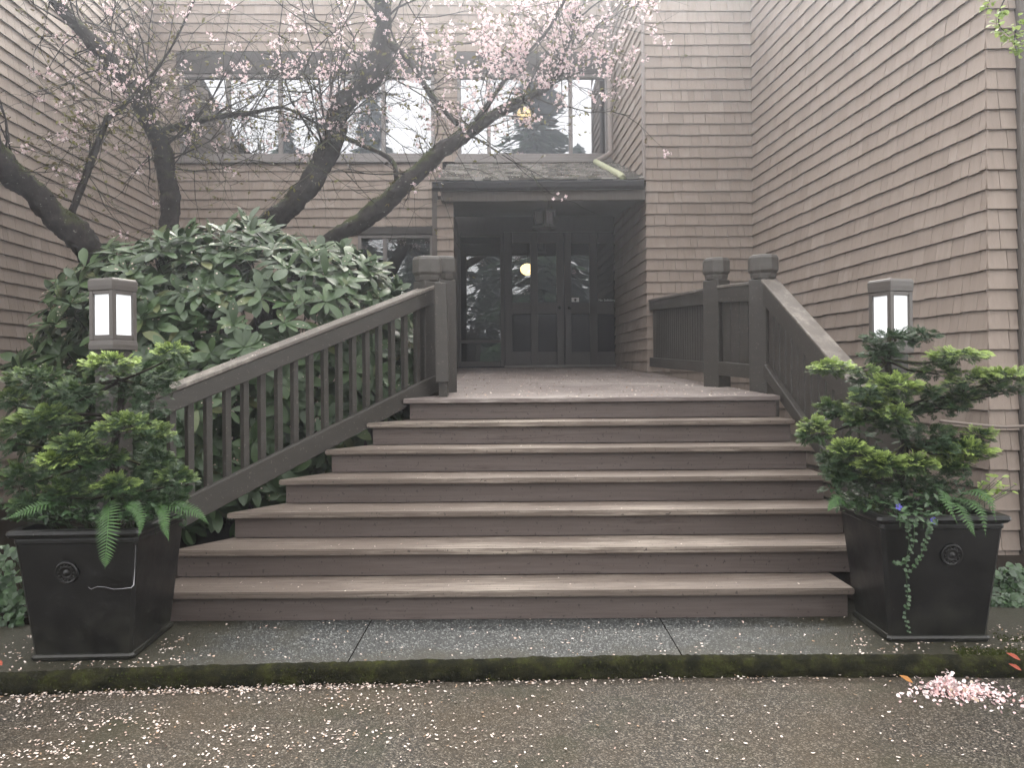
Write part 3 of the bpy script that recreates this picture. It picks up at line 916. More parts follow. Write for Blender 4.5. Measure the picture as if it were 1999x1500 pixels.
for x in (338, 373, 409, 446, 481, 514, 547, 578, 608, 637, 665, 692, 718, 743, 768, 793, 817, 838):
    a = WL.hit(x, 800 - (x - 335) * .36)[0]
    m = MB(); sloped_board(WL, m, a - .021, botT(a) - .03, topB(a) + .03, a + .021, botT(a) - .03, topB(a) + .03, -.043, -.002)
    m.build("baluster", M['rail'], rl, .003)
# end board the rails die into
pb0 = P(850, 650, 6.26); pb1 = P(876, 650, 6.26)
m = MB(); m.hexa([(pb0.x, 6.24, P(860, 747, 6.26).z), (pb1.x, 6.30, P(860, 747, 6.26).z), (pb1.x, 6.38, P(860, 747, 6.26).z), (pb0.x, 6.32, P(860, 747, 6.26).z),
                  (pb0.x - .004, 6.24, P(860, 551, 6.26).z), (pb1.x - .02, 6.30, P(860, 551, 6.26).z), (pb1.x - .02, 6.38, P(860, 551, 6.26).z), (pb0.x - .004, 6.32, P(860, 551, 6.26).z)])
m.build("end_board", M['rail'], rl, .006)
c1 = P(832, 520, 6.42); post(rl, c1.x, 6.50, .9, P(832, 500, 6.45).z, .085, 40, .122)
c2 = P(862, 520, 6.75); post(rl, c2.x - .0, 6.85, .9, P(862, 500, 6.8).z, .085, 40, .122)
m = MB(); m.box(pb0.x + .02, pb1.x - .02, 6.30, 6.45, 1.0, P(860, 747.5, 6.26).z); m.build("post_base", M['rail'], rl)

rr_ = empty("deck_railing", (2.0, 7, 1.2), "wooden railing with two capped posts and vertical boards beside the right wall", "railing")
pp2 = P(1494, 650, 6.62); pp1 = P(1402, 650, 7.25)
post(rr_, pp2.x, 6.66, .6, P(1494, 497, 6.62).z, .088, 38, .125)
post(rr_, pp1.x, 7.30, .6, P(1402, 503, 7.25).z, .088, 38, .125)
bw = P(1271, 650, bay_d - .02)
def panel(pa, pb, pxs):
    w = Wall(Vector((pa[0], pa[1], 0)), Vector((pb[0], pb[1], 0)), 1)
    if w.n.x > 0: w.n = -w.n
    (xa, ya_t, ya_tb, ya_bt, ya_bb), (xb, yb_t, yb_tb, yb_bt, yb_bb) = pxs
    def zz(px, py, a):
        d = w.at(a, 0).y
        return HC + ray(px, py)[1] * d
    L = w.L
    v0 = [zz(xa, y, 0) for y in (ya_t, ya_tb, ya_bt, ya_bb)]; v1 = [zz(xb, y, L) for y in (yb_t, yb_tb, yb_bt, yb_bb)]
    m = MB(); sloped_board(w, m, 0, v0[1], v0[0] - .028, L, v1[1], v1[0] - .028, 0, .045); m.build("rail_board", M['rail'], rr_, .005)
    m = MB(); sloped_board(w, m, 0, v0[0] - .027, v0[0], L, v1[0] - .027, v1[0], -.09, .055); m.build("handrail", M['railtop'], rr_, .005)
    m = MB(); sloped_board(w, m, 0, v0[3], v0[2], L, v1[3], v1[2], 0, .045); m.build("rail_board", M['rail'], rr_, .005)
    n = max(3, int(L / .105))
    for i in range(n):
        a = (i + .5) * L / n
        f = a / L
        zb = v0[2] + (v1[2] - v0[2]) * f - .04; zt = v0[1] + (v1[1] - v0[1]) * f + .04
        m = MB(); w.box(m, a - L / n * .47, a + L / n * .47, zb, zt, -.026, -.003); m.build("baluster", M['rail'], rr_, .003)
panel((bw.x + .02, bay_d - .03), (pp1.x - .06, 7.36), ((1271, 585, 607, 698, 716), (1374, 563, 595, 706, 727)))
panel((pp1.x + .02, 7.20), (pp2.x - .03, 6.73), ((1401, 558, 590, 706, 733), (1465, 550, 588, 713, 740)))
# stair flight of the right railing
sr = empty("stair_railing", (2.2, 5.4, .5), "short sloping railing with a broad worn handrail going down behind the right shrub", "railing")
WR = Wall(Vector((2.10, 6.55, 0)), Vector((2.22, 4.50, 0)), 1)
if WR.n.x > 0: WR.n = -WR.n
def rline(p, q):
    (a0, z0), (a1, z1) = WR.hit(*p), WR.hit(*q)
    return lambda a: z0 + (z1 - z0) * (a - a0) / (a1 - a0)
rT = rline((1498, 545), (1640, 705)); rB = rline((1498, 592), (1590, 680))
bT = rline((1505, 716), (1600, 850)); bB = lambda a: bT(a) - .11
a_1 = WR.L
slope = (rT(1.0) - rT(.0))
rB = lambda a: rT(a) - .20
m = MB(); sloped_board(WR, m, .02, rB(.02), rT(.02) - .03, a_1, rB(a_1), rT(a_1) - .03, 0, .045); m.build("rail_board", M['rail'], sr, .005)
m = MB(); sloped_board(WR, m, .0, rT(0) - .029, rT(0), a_1, rT(a_1) - .029, rT(a_1), -.09, .055); m.build("handrail", M['railtop'], sr, .005)
bTt = lambda a: bT(0.02) + slope * (a - .02)
m = MB(); sloped_board(WR, m, .02, bTt(.02) - .11, bTt(.02), a_1, bTt(a_1) - .11, bTt(a_1), 0, .045); m.build("rail_board", M['rail'], sr, .005)
n = int(a_1 / .115)
for i in range(n):
    a = .06 + i * .115
    m = MB(); sloped_board(WR, m, a - .045, bTt(a) - .05, rB(a) + .04, a + .045, bTt(a) - .05, rB(a) + .04, -.03, -.003); m.build("baluster", M['rail'], sr, .003)

# ------------------------------------------------------------------ lamps
def lamp(px, ytop, ybot, d, hw, rot, label, lit, base=True, name="post_lamp", cat="lamp"):
    c = P(px, (ytop + ybot) / 2, d); zt = P(px, ytop, d).z; zb = P(px, ybot, d).z
    o = empty(name, (c.x, d, 0 if base else zb), label, cat)
    x, y = c.x, d
    H = zt - zb
    def sq(h, z): return squa(x, y, h, z, rot)
    m = MB(); m.loft([sq(hw * 1.03, zt - .17 * H), sq(hw * 1.06, zt - .10 * H), sq(hw * 1.06, zt - .03 * H), sq(hw * .98, zt)]); m.build("lamp_cap", M['lampmetal'], o, .003)
    m = MB()
    ca, sa = math.cos(R(rot)), math.sin(R(rot))
    def loc(u, v, z): return (x + u * ca - v * sa, y + u * sa + v * ca, z)
    def lb(u0, u1, v0, v1, z0, z1): m.hexa([loc(u0, v0, z0), loc(u1, v0, z0), loc(u1, v1, z0), loc(u0, v1, z0), loc(u0, v0, z1), loc(u1, v0, z1), loc(u1, v1, z1), loc(u0, v1, z1)])
    p = hw * .33
    z0_, z1_ = zb + .14 * H, zt - .172 * H
    for su in (-1, 1):
        for sv in (-1, 1):
            lb(min(su * hw, su * (hw - p)), max(su * hw, su * (hw - p)), min(sv * hw, sv * (hw - p)), max(sv * hw, sv * (hw - p)), z0_, z1_)
    for (za, zc) in ((z0_, z0_ + .07 * H), (z1_ - .05 * H, z1_)):
        lb(-hw + p, hw - p, -hw + .002, -hw + p, za, zc); lb(-hw + p, hw - p, hw - p, hw - .002, za, zc)
        lb(-hw + .002, -hw + p, -hw + p, hw - p, za, zc); lb(hw - p, hw - .002, -hw + p, hw - p, za, zc)
    m.build("lamp_frame", M['lampmetal'], o, .002)
    for k in range(4):
        m = MB()
        r2 = rot + 90 * k; ca, sa = math.cos(R(r2)), math.sin(R(r2))
        lb(-hw + p * .8, hw - p * .8, hw - p * .75, hw - p * .5, z0_ + .05 * H, z1_ - .04 * H)
        m.build("lamp_pane", M['opal'] if lit else M['opal_off'], o)
    m = MB(); m.loft([sq(hw * 1.04, zb), sq(hw * 1.05, zb + .07 * H), sq(hw * 1.0, zb + .139 * H)]); m.build("lamp_base", M['lampmetal'], o, .003)
    if base:
        m = MB(); m.loft([squa(x, y, hw * .8, 0, rot), squa(x, y, hw * .8, zb - .002, rot)]); m.build("lamp_post", M['rail'], o, .006)
    else:
        m = MB(); m.loft([squa(x, y, .02, zt + .001, rot), squa(x, y, .02, zt + .12, rot)]); m.build("lamp_stem", M['black'], o)
    return o
lamp(221, 546, 684, 4.62, .088, -20, "lit post lamp with white panes in front of the leafy bush", True)
lamp(1738.5, 547, 690, 4.95, .088, 20, "lit post lamp with white panes beside the right wall", True)
lamp(1062, 406, 447, 11.3, .112, 46, "unlit square lantern hanging under the porch ceiling", False, False, "hanging_lantern", "lantern")
def pendant(px, py, d, r, label):
    c = P(px, py, d)
    o = empty("pendant_lamp", (c.x, c.y, c.z), label, "lamp")
    m = MB(); rings = []
    for k in range(9):
        a = -math.pi / 2 + math.pi * k / 8
        rr = max(r * math.cos(a), .004); rings.append([(c.x + rr * math.cos(2 * math.pi * j / 14), c.y + rr * math.sin(2 * math.pi * j / 14), c.z + r * math.sin(a) * .85) for j in range(14)])
    m.loft(rings); m.build("globe", M['warm'], o, smooth=True)
    m = MB(); m.tube([(c.x, c.y, c.z + r * .8), (c.x, c.y, c.z + r * .85 + .25)], .012, 6); m.build("stem", M['black'], o)
pendant(1029, 526, 14.0, .12, "warm glowing pendant lamp seen through the left door")
pendant(1023, 222, 14.4, .13, "warm glowing pendant lamp behind the large right upper window")

# ------------------------------------------------------------------ planters
def planter(x0, x1, y0, depth, h, label, med, twist=0):
    """bottom x0..x1 at front y0"""
    cx = (x0 + x1) / 2; hb = (x1 - x0) / 2; cy = y0 + depth / 2; db = depth / 2
    o = empty("planter", (cx, cy, 0), label, "planter")
    ca, sa = math.cos(R(twist)), math.sin(R(twist))
    def sq(f, z, add=0.0):
        hx, hy = hb * f + add, db * f + add
        c = .016
        pts = [(-hx + c, -hy), (hx - c, -hy), (hx, -hy + c), (hx, hy - c), (hx - c, hy), (-hx + c, hy), (-hx, hy - c), (-hx, -hy + c)]
        return [(cx + a * ca - b * sa, cy + a * sa + b * ca, z) for a, b in pts]
    fl = lambda z: 1 + .27 * (z / h)
    m = MB(); m.loft([sq(fl(.03) , .03), sq(fl(.2), .2), sq(fl(.4), .4), sq(fl(h - .07), h - .07), sq(fl(h - .07), h - .064, .006), sq(fl(h - .05), h - .05, .004), sq(fl(h - .04), h - .04, .0)], cap=False)
    m.build("body", M['pot'], o, smooth=False)
    m = MB(); m.loft([sq(1, 0, .004), sq(1, .006, .013), sq(1, .02, .016), sq(1, .03, .010), sq(1, .034, .0)], cap=True); m.build("foot", M['pot'], o, smooth=False)
    m = MB(); m.loft([sq(fl(h), h - .042, .0), sq(fl(h), h - .034, .016), sq(fl(h), h - .02, .024), sq(fl(h), h - .006, .02), sq(fl(h), h, .008), sq(fl(h), h - .002, -.025), sq(fl(h), h - .06, -.032)], cap=False); m.build("rim", M['pot'], o)
    m = MB(); m.add(sq(fl(h), h - .05, -.03), [tuple(range(8))]); m.build("soil", M['soil'], o)
    # medallion: concentric rings with beads, on the leaning front face
    mz = med[1]; 
    fy = -db * fl(mz)
    tl = math.atan(.27 * db / h)
    ctr = Vector((cx + med[0] * ca - fy * sa, cy + med[0] * sa + fy * ca, mz))
    ax = Vector((0 - math.cos(tl) * -sa * 0, -math.cos(tl), -math.sin(tl))).normalized()
    u = Vector((1, 0, 0)); v = ax.cross(u)
    m = MB()
    prof = [(.0, .016), (.010, .015), (.014, .008), (.021, .008), (.026, .013), (.032, .009), (.040, .007), (.046, .013), (.052, .013), (.057, .0)]
    rings = [[ctr + u * (r_ * math.cos(2 * math.pi * k / 24)) + v * (r_ * math.sin(2 * math.pi * k / 24)) + ax * hh for k in range(24)] for r_, hh in [(max(a, .001), b) for a, b in prof]]
    m.loft(rings, cap=True)
    for k in range(14):
        w_ = 2 * math.pi * k / 14
        c_ = ctr + u * (.036 * math.cos(w_)) + v * (.036 * math.sin(w_)) + ax * .008
        m.loft([[c_ + (u * math.cos(q) + v * math.sin(q)) * r_ + ax * hh for q in (0, 1.257, 2.513, 3.77, 5.03)] for r_, hh in ((.005, 0), (.004, .004), (.001, .005))])
    m.build("medallion", M['pot'], o, smooth=True)
    return o
planter(-2.29, -1.835, 3.80, .48, .635, "black square planter with a cracked front left of the steps", (-.045, .43), 2)
planter(1.865, 2.34, 3.955, .42, .635, "black square planter with a trailing vine right of the steps", (.045, .44), -1)
# crack on the left planter: pale hairline proud of the face
m = MB(); cr = [(172, 1147), (178, 1151), (190, 1146), (205, 1147), (222, 1151), (240, 1150), (256, 1148), (261, 1143), (262, 1128), (263, 1110), (264, 1085), (265, 1065)]
def face_pt(px, py):
    # front face of the left planter
    best = None; lo, hi = 3.4, 4.2
    for _ in range(40):
        mid = (lo + hi) / 2; q = P(px, py, mid)
        fy_ = 4.04 - .24 * (1 + .27 * q.z / .635) + (q.x + 2.06) * math.tan(R(2))
        if q.y < fy_: lo = mid
        else: hi = mid
    q = P(px, py, lo - .004); return q
m.tube([face_pt(*q) for q in cr], [.0004, .0006, .0006, .0006, .0006, .0009, .0016, .0022, .0014, .0006, .0005, .0004], 4)
pl_left = [o for o in bpy.data.objects if o.name.startswith("planter")][0]
m.build("crack", M['opal_off'], pl_left)
# ------------------------------------------------------------------ leaf meshes and scattering
def scatter(name, base_V, base_F, mats, mat, parent=None, base_attr=None, attr_scale=None, smooth=False):
    """join copies of a small mesh (numpy); mats is a list of 4x4"""
    A = np.array([np.array(q)[:3, :3] for q in mats]); T = np.array([np.array(q)[:3, 3] for q in mats])
    V = np.einsum('nij,vj->nvi', A, base_V) + T[:, None, :]
    n, k = V.shape[0], V.shape[1]
    Fc = (base_F[None, :, :] + (np.arange(n) * k)[:, None, None]).reshape(-1, base_F.shape[1])
    at = None
    if base_attr is not None:
        sc_ = np.ones(n) if attr_scale is None else np.asarray(attr_scale)
        at = {"tip": (base_attr[None, :] * sc_[:, None]).ravel()}
    return from_np(name, V.reshape(-1, 3), Fc, mat, parent, smooth, at)
def frame(pos, xdir, zdir, s=1.0, sy=None, sz=None):
    x = Vector(xdir).normalized(); z = Vector(zdir); z = (z - x * z.dot(x))
    if z.length < 1e-4: z = Vector((0, 0, 1)) - x * x.z + Vector((.01, .02, 0))
    z.normalize(); y = z.cross(x)
    sy = s if sy is None else sy; sz = s if sz is None else sz
    m = Matrix(((x.x * s, y.x * sy, z.x * sz, pos[0]), (x.y * s, y.y * sy, z.y * sz, pos[1]), (x.z * s, y.z * sy, z.z * sz, pos[2]), (0, 0, 0, 1)))
    return m
def leaf_mesh(widths, fold=.25, droop=.18, n=None):
    """unit leaf along +x, 3 verts per station"""
    k = len(widths); V = []
    for i, w in enumerate(widths):
        x = i / (k - 1); z = -droop * x * x
        V += [(x, -w, z + fold * w), (x, 0, z), (x, w, z + fold * w)]
    Fc = []
    for i in range(k - 1):
        a = 3 * i; b = a + 3
        Fc += [(a, b, b + 1, a + 1), (a + 1, b + 1, b + 2, a + 2)]
    return np.array(V), np.array(Fc)
def petal_mesh():
    V = [(.0, 0, 0)] + [(math.cos(a) * (1 if abs(math.cos(a)) < .9 else .9), .72 * math.sin(a), .22 * (1 + math.cos(2 * a)) * .5) for a in np.linspace(0, 2 * math.pi, 8)[:-1]]
    Fc = [(0, i + 1, (i + 1) % 7 + 1) for i in range(7)]
    return np.array(V), np.array(Fc)
petV, petF = petal_mesh()

# ------------------------------------------------------------------ rhododendron
rh = empty("rhododendron_bush", (-2.75, 7.2, 0), "large rounded bush with long glossy leaves in front of the tree", "bush")
rV, rF = leaf_mesh([.025, .10, .165, .205, .205, .155, .03], .20, .22)
whorls = []
rc = Vector((-2.45, 7.25, 1.22)); rr = Vector((1.60, 1.50, 1.36))
def rh_surface():
    while True:
        v = Vector((rng.gauss(0, 1), rng.gauss(0, 1), rng.gauss(0, 1))).normalized()
        if v.z < -.75: continue
        if v.y > .55: continue
        return v
leaf_mats = []; leaf_score = []; pet_on = []
stems = MB()
for i in range(1350):
    v = rh_surface()
    lay = rng.choice((1.0, 1.0, 1.0, .93, .85, .72))
    lump = (1 + .045 * math.sin(v.x * 7 + 1) * math.sin(v.z * 6 + 2) + .03 * math.sin(v.x * 17 + v.z * 13)) / (abs(v.x) ** 2.5 + abs(v.y) ** 2.5 + abs(v.z) ** 2.5) ** .4
    p = Vector((rc.x + v.x * rr.x * lay * lump, rc.y + v.y * rr.y * lay * lump, rc.z + v.z * rr.z * lay * lump))
    if p.z < .12: continue
    if p.x > left_x(p.y) - .28: continue
    nrm = Vector((v.x / rr.x, v.y / rr.y, v.z / rr.z)).normalized()
    ax = (nrm * .9 + Vector((0, -.25, .35))).normalized()
    a_ = ax.cross(Vector((.2, .3, .9))).normalized(); b_ = ax.cross(a_)
    n = rng.randint(6, 10); ph = rng.random() * 6.28
    for k in range(n):
        w = ph + 2 * math.pi * k / n + rng.uniform(-.25, .25)
        sp = R(rng.uniform(58, 92)) if rng.random() < .72 else R(rng.choice((rng.uniform(20, 55), rng.uniform(92, 118))))
        dr = ax * math.cos(sp) + (a_ * math.cos(w) + b_ * math.sin(w)) * math.sin(sp)
        L = rng.uniform(.10, .195)
        mt_ = frame(p + dr * .008, dr, ax + Vector((rng.gauss(0, .15), rng.gauss(0, .15), .2)), L, L * rng.uniform(.85, 1.1))
        leaf_mats.append(mt_); 
        q = p + dr * L * .5
        sc_ = (L / q.y) ** 2 * (1 if lay >= 1 else .4) * max(.05, -v.y * .6 + v.z * .5 + .3)
        x_, y_ = to_px(q)
        if x_ > 290 and y_ > 770 - (x_ - 300) * .4: sc_ *= .1
        leaf_score.append(sc_)
        if rng.random() < .30 and dr.z > -.6:
            for _ in range(rng.randint(1, 3)):
                u = rng.uniform(.3, .85)
                pet_on.append(frame(mt_ @ Vector((u, rng.uniform(-.06, .06), .012 - .16 * u * u)), (rng.gauss(0, 1), rng.gauss(0, 1), .1), mt_.to_3x3() @ Vector((0, 0, 1)), .008 * rng.uniform(.7, 1.3)))
    if i % 9 == 0:
        base = Vector((rc.x + rng.gauss(0, .25), rc.y + rng.gauss(0, .2), .03)); mid = base.lerp(p, .55) + Vector((rng.gauss(0, .1), rng.gauss(0, .1), .1))
        stems.tube([base, mid, p], [.014, .009, .004], 5, cap=False)
stems.build("stems", M['bark'], rh)
od = sorted(range(len(leaf_mats)), key=lambda i: -leaf_score[i]); sol = od[:300]; rest = od[300:]
rme = bpy.data.meshes.new("leaf"); rme.from_pydata([tuple(v) for v in rV], [], [tuple(int(i) for i in f) for f in rF]); rme.update(); rme.materials.append(M['rhodo'])
rme.polygons.foreach_set("use_smooth", np.ones(len(rme.polygons), dtype=bool))
for i in sol:
    ob = bpy.data.objects.new("leaf", rme); COL.objects.link(ob); ob.parent = rh
    ob.matrix_parent_inverse = rh.matrix_world.inverted(); ob.matrix_basis = leaf_mats[i]
tag(scatter("foliage", rV, rF, [leaf_mats[i] for i in rest], M['rhodo'], rh, smooth=True), kind="stuff")
po = scatter("petals", petV, petF, pet_on, M['petal'])
tag(po, "small pale petals lying on the leaves of the large bush", "petals", kind="stuff")

# ------------------------------------------------------------------ cherry tree
ct = empty("cherry_tree", (-3.2, 8.9, 0), "old mossy cherry tree with leaning limbs and pink blossom above the bush", "tree")
def limb(pts, jit=.09, n=12, sub=14):
    """pts: (px, py, d, width_px)"""
    q = []
    for (x, y, d, w) in pts:
        v = P(x, y, d); q.append((v.x, v.y, v.z, w * .70 / 2 / F * d))
    s = spline(q, sub)
    for i in range(1, len(s) - 1):
        r_ = s[i][3]; v = Vector(s[i][:3])
        w = mnoise.noise_vector(v * 2.2) * (r_ * .55)
        s[i][:3] += np.array(w)
        s[i][3] *= 1 + .22 * mnoise.noise(v * 3.1 + Vector((5, 1, 2)))
    return s
def bark_tube(mb, s, n=20):
    b0 = len(mb.v)
    mb.tube([q[:3] for q in s], [q[3] for q in s], n, 0)
    k = 0
    for i, q in enumerate(s):
        c = Vector(q[:3])
        for j in range(n):
            v = Vector(mb.v[b0 + i * n + j])
            f = 1 + .22 * mnoise.noise(v * 7) + .14 * mnoise.noise(v * 19) + .10 * mnoise.noise(v * 45)
            mb.v[b0 + i * n + j] = tuple(c + (v - c) * f)
base_px = (405, 905, 8.9, 130)
L_1 = limb([base_px, (345, 720, 8.8, 95), (262, 590, 8.5, 80), (190, 512, 8.2, 74), (140, 458, 8.05, 76), (90, 402, 7.9, 72), (40, 345, 7.7, 76), (-15, 292, 7.5, 78), (-90, 200, 7.2, 68), (-200, 60, 7.0, 55)])
L_2 = limb([(390, 800, 8.95, 90), (350, 620, 9.0, 66), (333, 470, 9.0, 52), (338, 400, 9.0, 50), (326, 330, 9, 48), (306, 262, 9, 46), (266, 192, 8.9, 42), (215, 120, 8.8, 42), (160, 62, 8.7, 38), (118, 12, 8.6, 36), (60, -70, 8.5, 30), (-20, -160, 8.4, 22)])
L_3 = limb([(410, 790, 8.9, 90), (455, 560, 8.85, 66), (525, 440, 8.8, 54), (566, 402, 8.75, 54), (604, 350, 8.7, 58), (636, 290, 8.7, 58), (660, 232, 8.65, 60), (698, 182, 8.6, 62), (738, 138, 8.6, 62), (746, 70, 8.6, 50), (750, 0, 8.5, 46), (762, -90, 8.5, 36), (800, -200, 8.4, 24)])
L_4 = limb([(420, 790, 8.85, 85), (560, 560, 8.6, 60), (655, 468, 8.45, 48), (702, 436, 8.4, 48), (760, 393, 8.3, 46), (802, 350, 8.25, 46), (852, 302, 8.2, 42), (905, 262, 8.2, 36), (960, 226, 8.15, 28), (1022, 196, 8.1, 24), (1066, 168, 8.1, 19), (1090, 128, 8.05, 15), (1110, 82, 8.0, 13), (1126, 0, 7.9, 11), (1140, -90, 7.8, 9)])
L_5 = limb([(128, 448, 8.05, 24), (150, 385, 8.0, 20), (172, 335, 8.0, 20), (195, 275, 7.95, 18), (212, 228, 7.9, 15), (252, 196, 7.9, 10), (330, 100, 7.9, 6), (380, 0, 7.8, 5)])
L_6 = limb([(756, 80, 8.6, 26), (797, 118, 8.5, 18), (846, 190, 8.4, 15), (893, 243, 8.3, 14)])
L_7 = limb([(928, 236, 8.15, 15), (958, 196, 8.1, 14), (986, 155, 8.0, 12), (1028, 106, 7.9, 10), (1078, 46, 7.8, 9), (1115, -30, 7.7, 7)])
L_8 = limb([(672, 268, 8.6, 14), (740, 297, 8.5, 13), (768, 318, 8.4, 14), (775, 350, 8.3, 16)])
L_9 = limb([(300, 265, 9, 20), (400, 232, 8.9, 18), (480, 222, 8.8, 14), (560, 212, 8.7, 9), (650, 262, 8.65, 8)])
limbs = [L_1, L_2, L_3, L_4, L_5, L_6, L_7, L_8, L_9]
tm = MB(); 
for s in limbs[:4]: bark_tube(tm, s, 20)
tro = tm.build("trunk", M['bark'], ct, smooth=True)
tm = MB()
for s in limbs[4:]: bark_tube(tm, s, 10)
# smaller branches: hand-placed then grown
seeds = []   # (pos, dir, length, radius)
def seed_from(s, i0, i1, n, lmin, lmax, rmin, rmax):
    for _ in range(n):
        k = rng.randint(int(i0 * (len(s) - 1)), int(i1 * (len(s) - 1)) - 1)
        p = Vector(s[k][:3]); t = (Vector(s[min(k + 1, len(s) - 1)][:3]) - p).normalized()
        r_ = Vector((rng.gauss(0, 1), rng.gauss(0, .55) - .1, rng.gauss(0.12, .8))).normalized()
        d = (t * .55 + r_).normalized()
        seeds.append((p, d, rng.uniform(lmin, lmax), min(rng.uniform(rmin, rmax), s[k][3] * .5)))
seed_from(L_1, .62, .95, 8, .5, 1.3, .006, .013)
seed_from(L_2, .35, 1.0, 60, .5, 1.6, .006, .016)
seed_from(L_3, .35, 1.0, 44, .6, 1.7, .006, .016)
seed_from(L_4, .35, 1.0, 40, .4, 1.2, .005, .012)
seed_from(L_5, .1, 1.0, 26, .3, 1.0, .004, .008)
seed_from(L_6, .0, 1.0, 14, .3, 1.0, .004, .008)
seed_from(L_7, .0, 1.0, 14, .3, .9, .004, .008)
seed_from(L_9, .0, 1.0, 44, .4, 1.2, .004, .010)
tips = []
tw = MB()
def grow(p, d, L, r_, lev):
    n = 5 if lev < 2 else 4
    pts = [p]; dd = d.copy()
    for i in range(n):
        dd = (dd + Vector((rng.gauss(0, .18), rng.gauss(0, .13), rng.gauss(.01 if lev < 2 else -.06, .18)))).normalized()
        q = pts[-1] + dd * (L / n)
        if q.y > 11.7: dd.y = -abs(dd.y); q.y = 11.7
        pts.append(q)
    rad = [r_ * (1 - .75 * i / n) for i in range(n + 1)]
    (tm if r_ > .006 else tw).tube(pts, rad, 5 if r_ > .006 else 3, 0, cap=False)
    for q in pts[1:]: tips.append((q, dd.copy(), lev))
    if lev < 3:
        for _ in range(rng.randint(3, 5) if lev < 2 else rng.randint(1, 3)):
            k = rng.randint(1, n)
            nd = (dd * .7 + Vector((rng.gauss(0, .8), rng.gauss(0, .5), rng.gauss(0, .7)))).normalized()
            grow(pts[k], nd, L * rng.uniform(.4, .8), max(r_ * .55, .0024), lev + 1)
for s in seeds: grow(s[0], s[1], s[2], s[3], 1)
tm.build("branches", M['bark'], ct, smooth=True)
two = tw.build("twigs", M['bark'], ct); tag(two, kind="stuff")
# moss on the limbs
mv = []
for s in limbs[:5]:
    for k in range(int(len(s) * .25), len(s)):
        q = s[k]
        for _ in range(int(8 + q[3] * 420)):
            a = rng.gauss(math.pi / 2, .9); 
            t = rng.random(); k2 = min(k + 1, len(s) - 1); c_ = s[k] * (1 - t) + s[k2] * t
            if math.sin(c_[0] * 9 + c_[2] * 13) + rng.uniform(-1, 1.2) < -.1: continue
            mv.append((c_[0] + math.cos(a) * c_[3] * .95, c_[1] - abs(rng.gauss(0, .5)) * c_[3] * .6, c_[2] + math.sin(a) * c_[3] * .93))
mo = tufts("moss", mv, M['mosstuft'], .014, ct, True, 3)
# blossom clusters hang on the twigs, densest high on the right
fl_m = []; lf_m = []
for (q, d, lev) in tips:
    x, y = to_px(q)
    dens = .02
    if y < 140 and 820 < x < 1300: dens = .17
    elif y < 160 and 560 < x < 1300: dens = .08
    elif y < 260 and 620 < x < 1260: dens = .05
    elif y < 250 and x <= 620: dens = .03
    elif y > 330: dens = .008
    if y < -40: dens *= .7
    if rng.random() < dens:
        for _ in range(rng.randint(4, 11)):
            c_ = q + Vector((rng.gauss(0, .038), rng.gauss(0, .038), rng.gauss(-.02, .034)))
            ax = Vector((rng.gauss(0, 1), rng.gauss(0, 1) - .5, rng.gauss(0, 1))).normalized()
            a_ = ax.cross(Vector((.3, .1, .9))).normalized(); b_ = ax.cross(a_)
            ph = rng.random()
            for k in range(4):
                w = ph + k * 1.57
                dr = (a_ * math.cos(w) + b_ * math.sin(w)) * .9 + ax * .35
                fl_m.append(frame(c_ + dr * .011, dr, ax, .0125, .010))
    if rng.random() < .16:
        for _ in range(rng.randint(1, 3)):
            dr = Vector((rng.gauss(0, 1), rng.gauss(0, 1), rng.gauss(-.5, .6)))
            lf_m.append(frame(q + Vector((rng.gauss(0, .02), rng.gauss(0, .02), 0)), dr, (rng.gauss(0, 1), -.5, rng.gauss(0, 1)), rng.uniform(.03, .055)))
t = NT("pink_blossom"); c = t.ramp(t.rand(), [(0, (.60, .42, .45)), (.5, (.70, .57, .59)), (1, (.78, .71, .71))])
t.done(c, .6, .2); tl = t.node('ShaderNodeBsdfTranslucent'); t.l.new(c, tl.inputs[0]); mx = t.node('ShaderNodeMixShader'); mx.inputs[0].default_value = .45
t.l.new(t.b.outputs[0], mx.inputs[1]); t.l.new(tl.outputs[0], mx.inputs[2]); t.l.new(mx.outputs[0], t.out.inputs['Surface']); M['blossom'] = t.m
t = NT('heaped_petal'); M['heap'] = t.done(t.ramp(t.rand(), [(0, (.45, .26, .24)), (.3, (.66, .47, .48)), (.6, (.76, .62, .62)), (.9, (.82, .76, .75)), (1, (.35, .24, .13))]), .6, .3)
tag(scatter("blossom", petV, petF, fl_m, M['blossom'], ct), kind="stuff")
M['young'] = m_leaf("young_bronze_leaf", [(0, (.10, .085, .03)), (.5, (.17, .17, .05)), (1, (.09, .06, .03))], .5, .3, trans=.3)
sV, sF = leaf_mesh([.02, .2, .26, .16, .01], .2, .15)
tag(scatter("young_leaves", sV, sF, lf_m, M['young'], ct), kind="stuff")

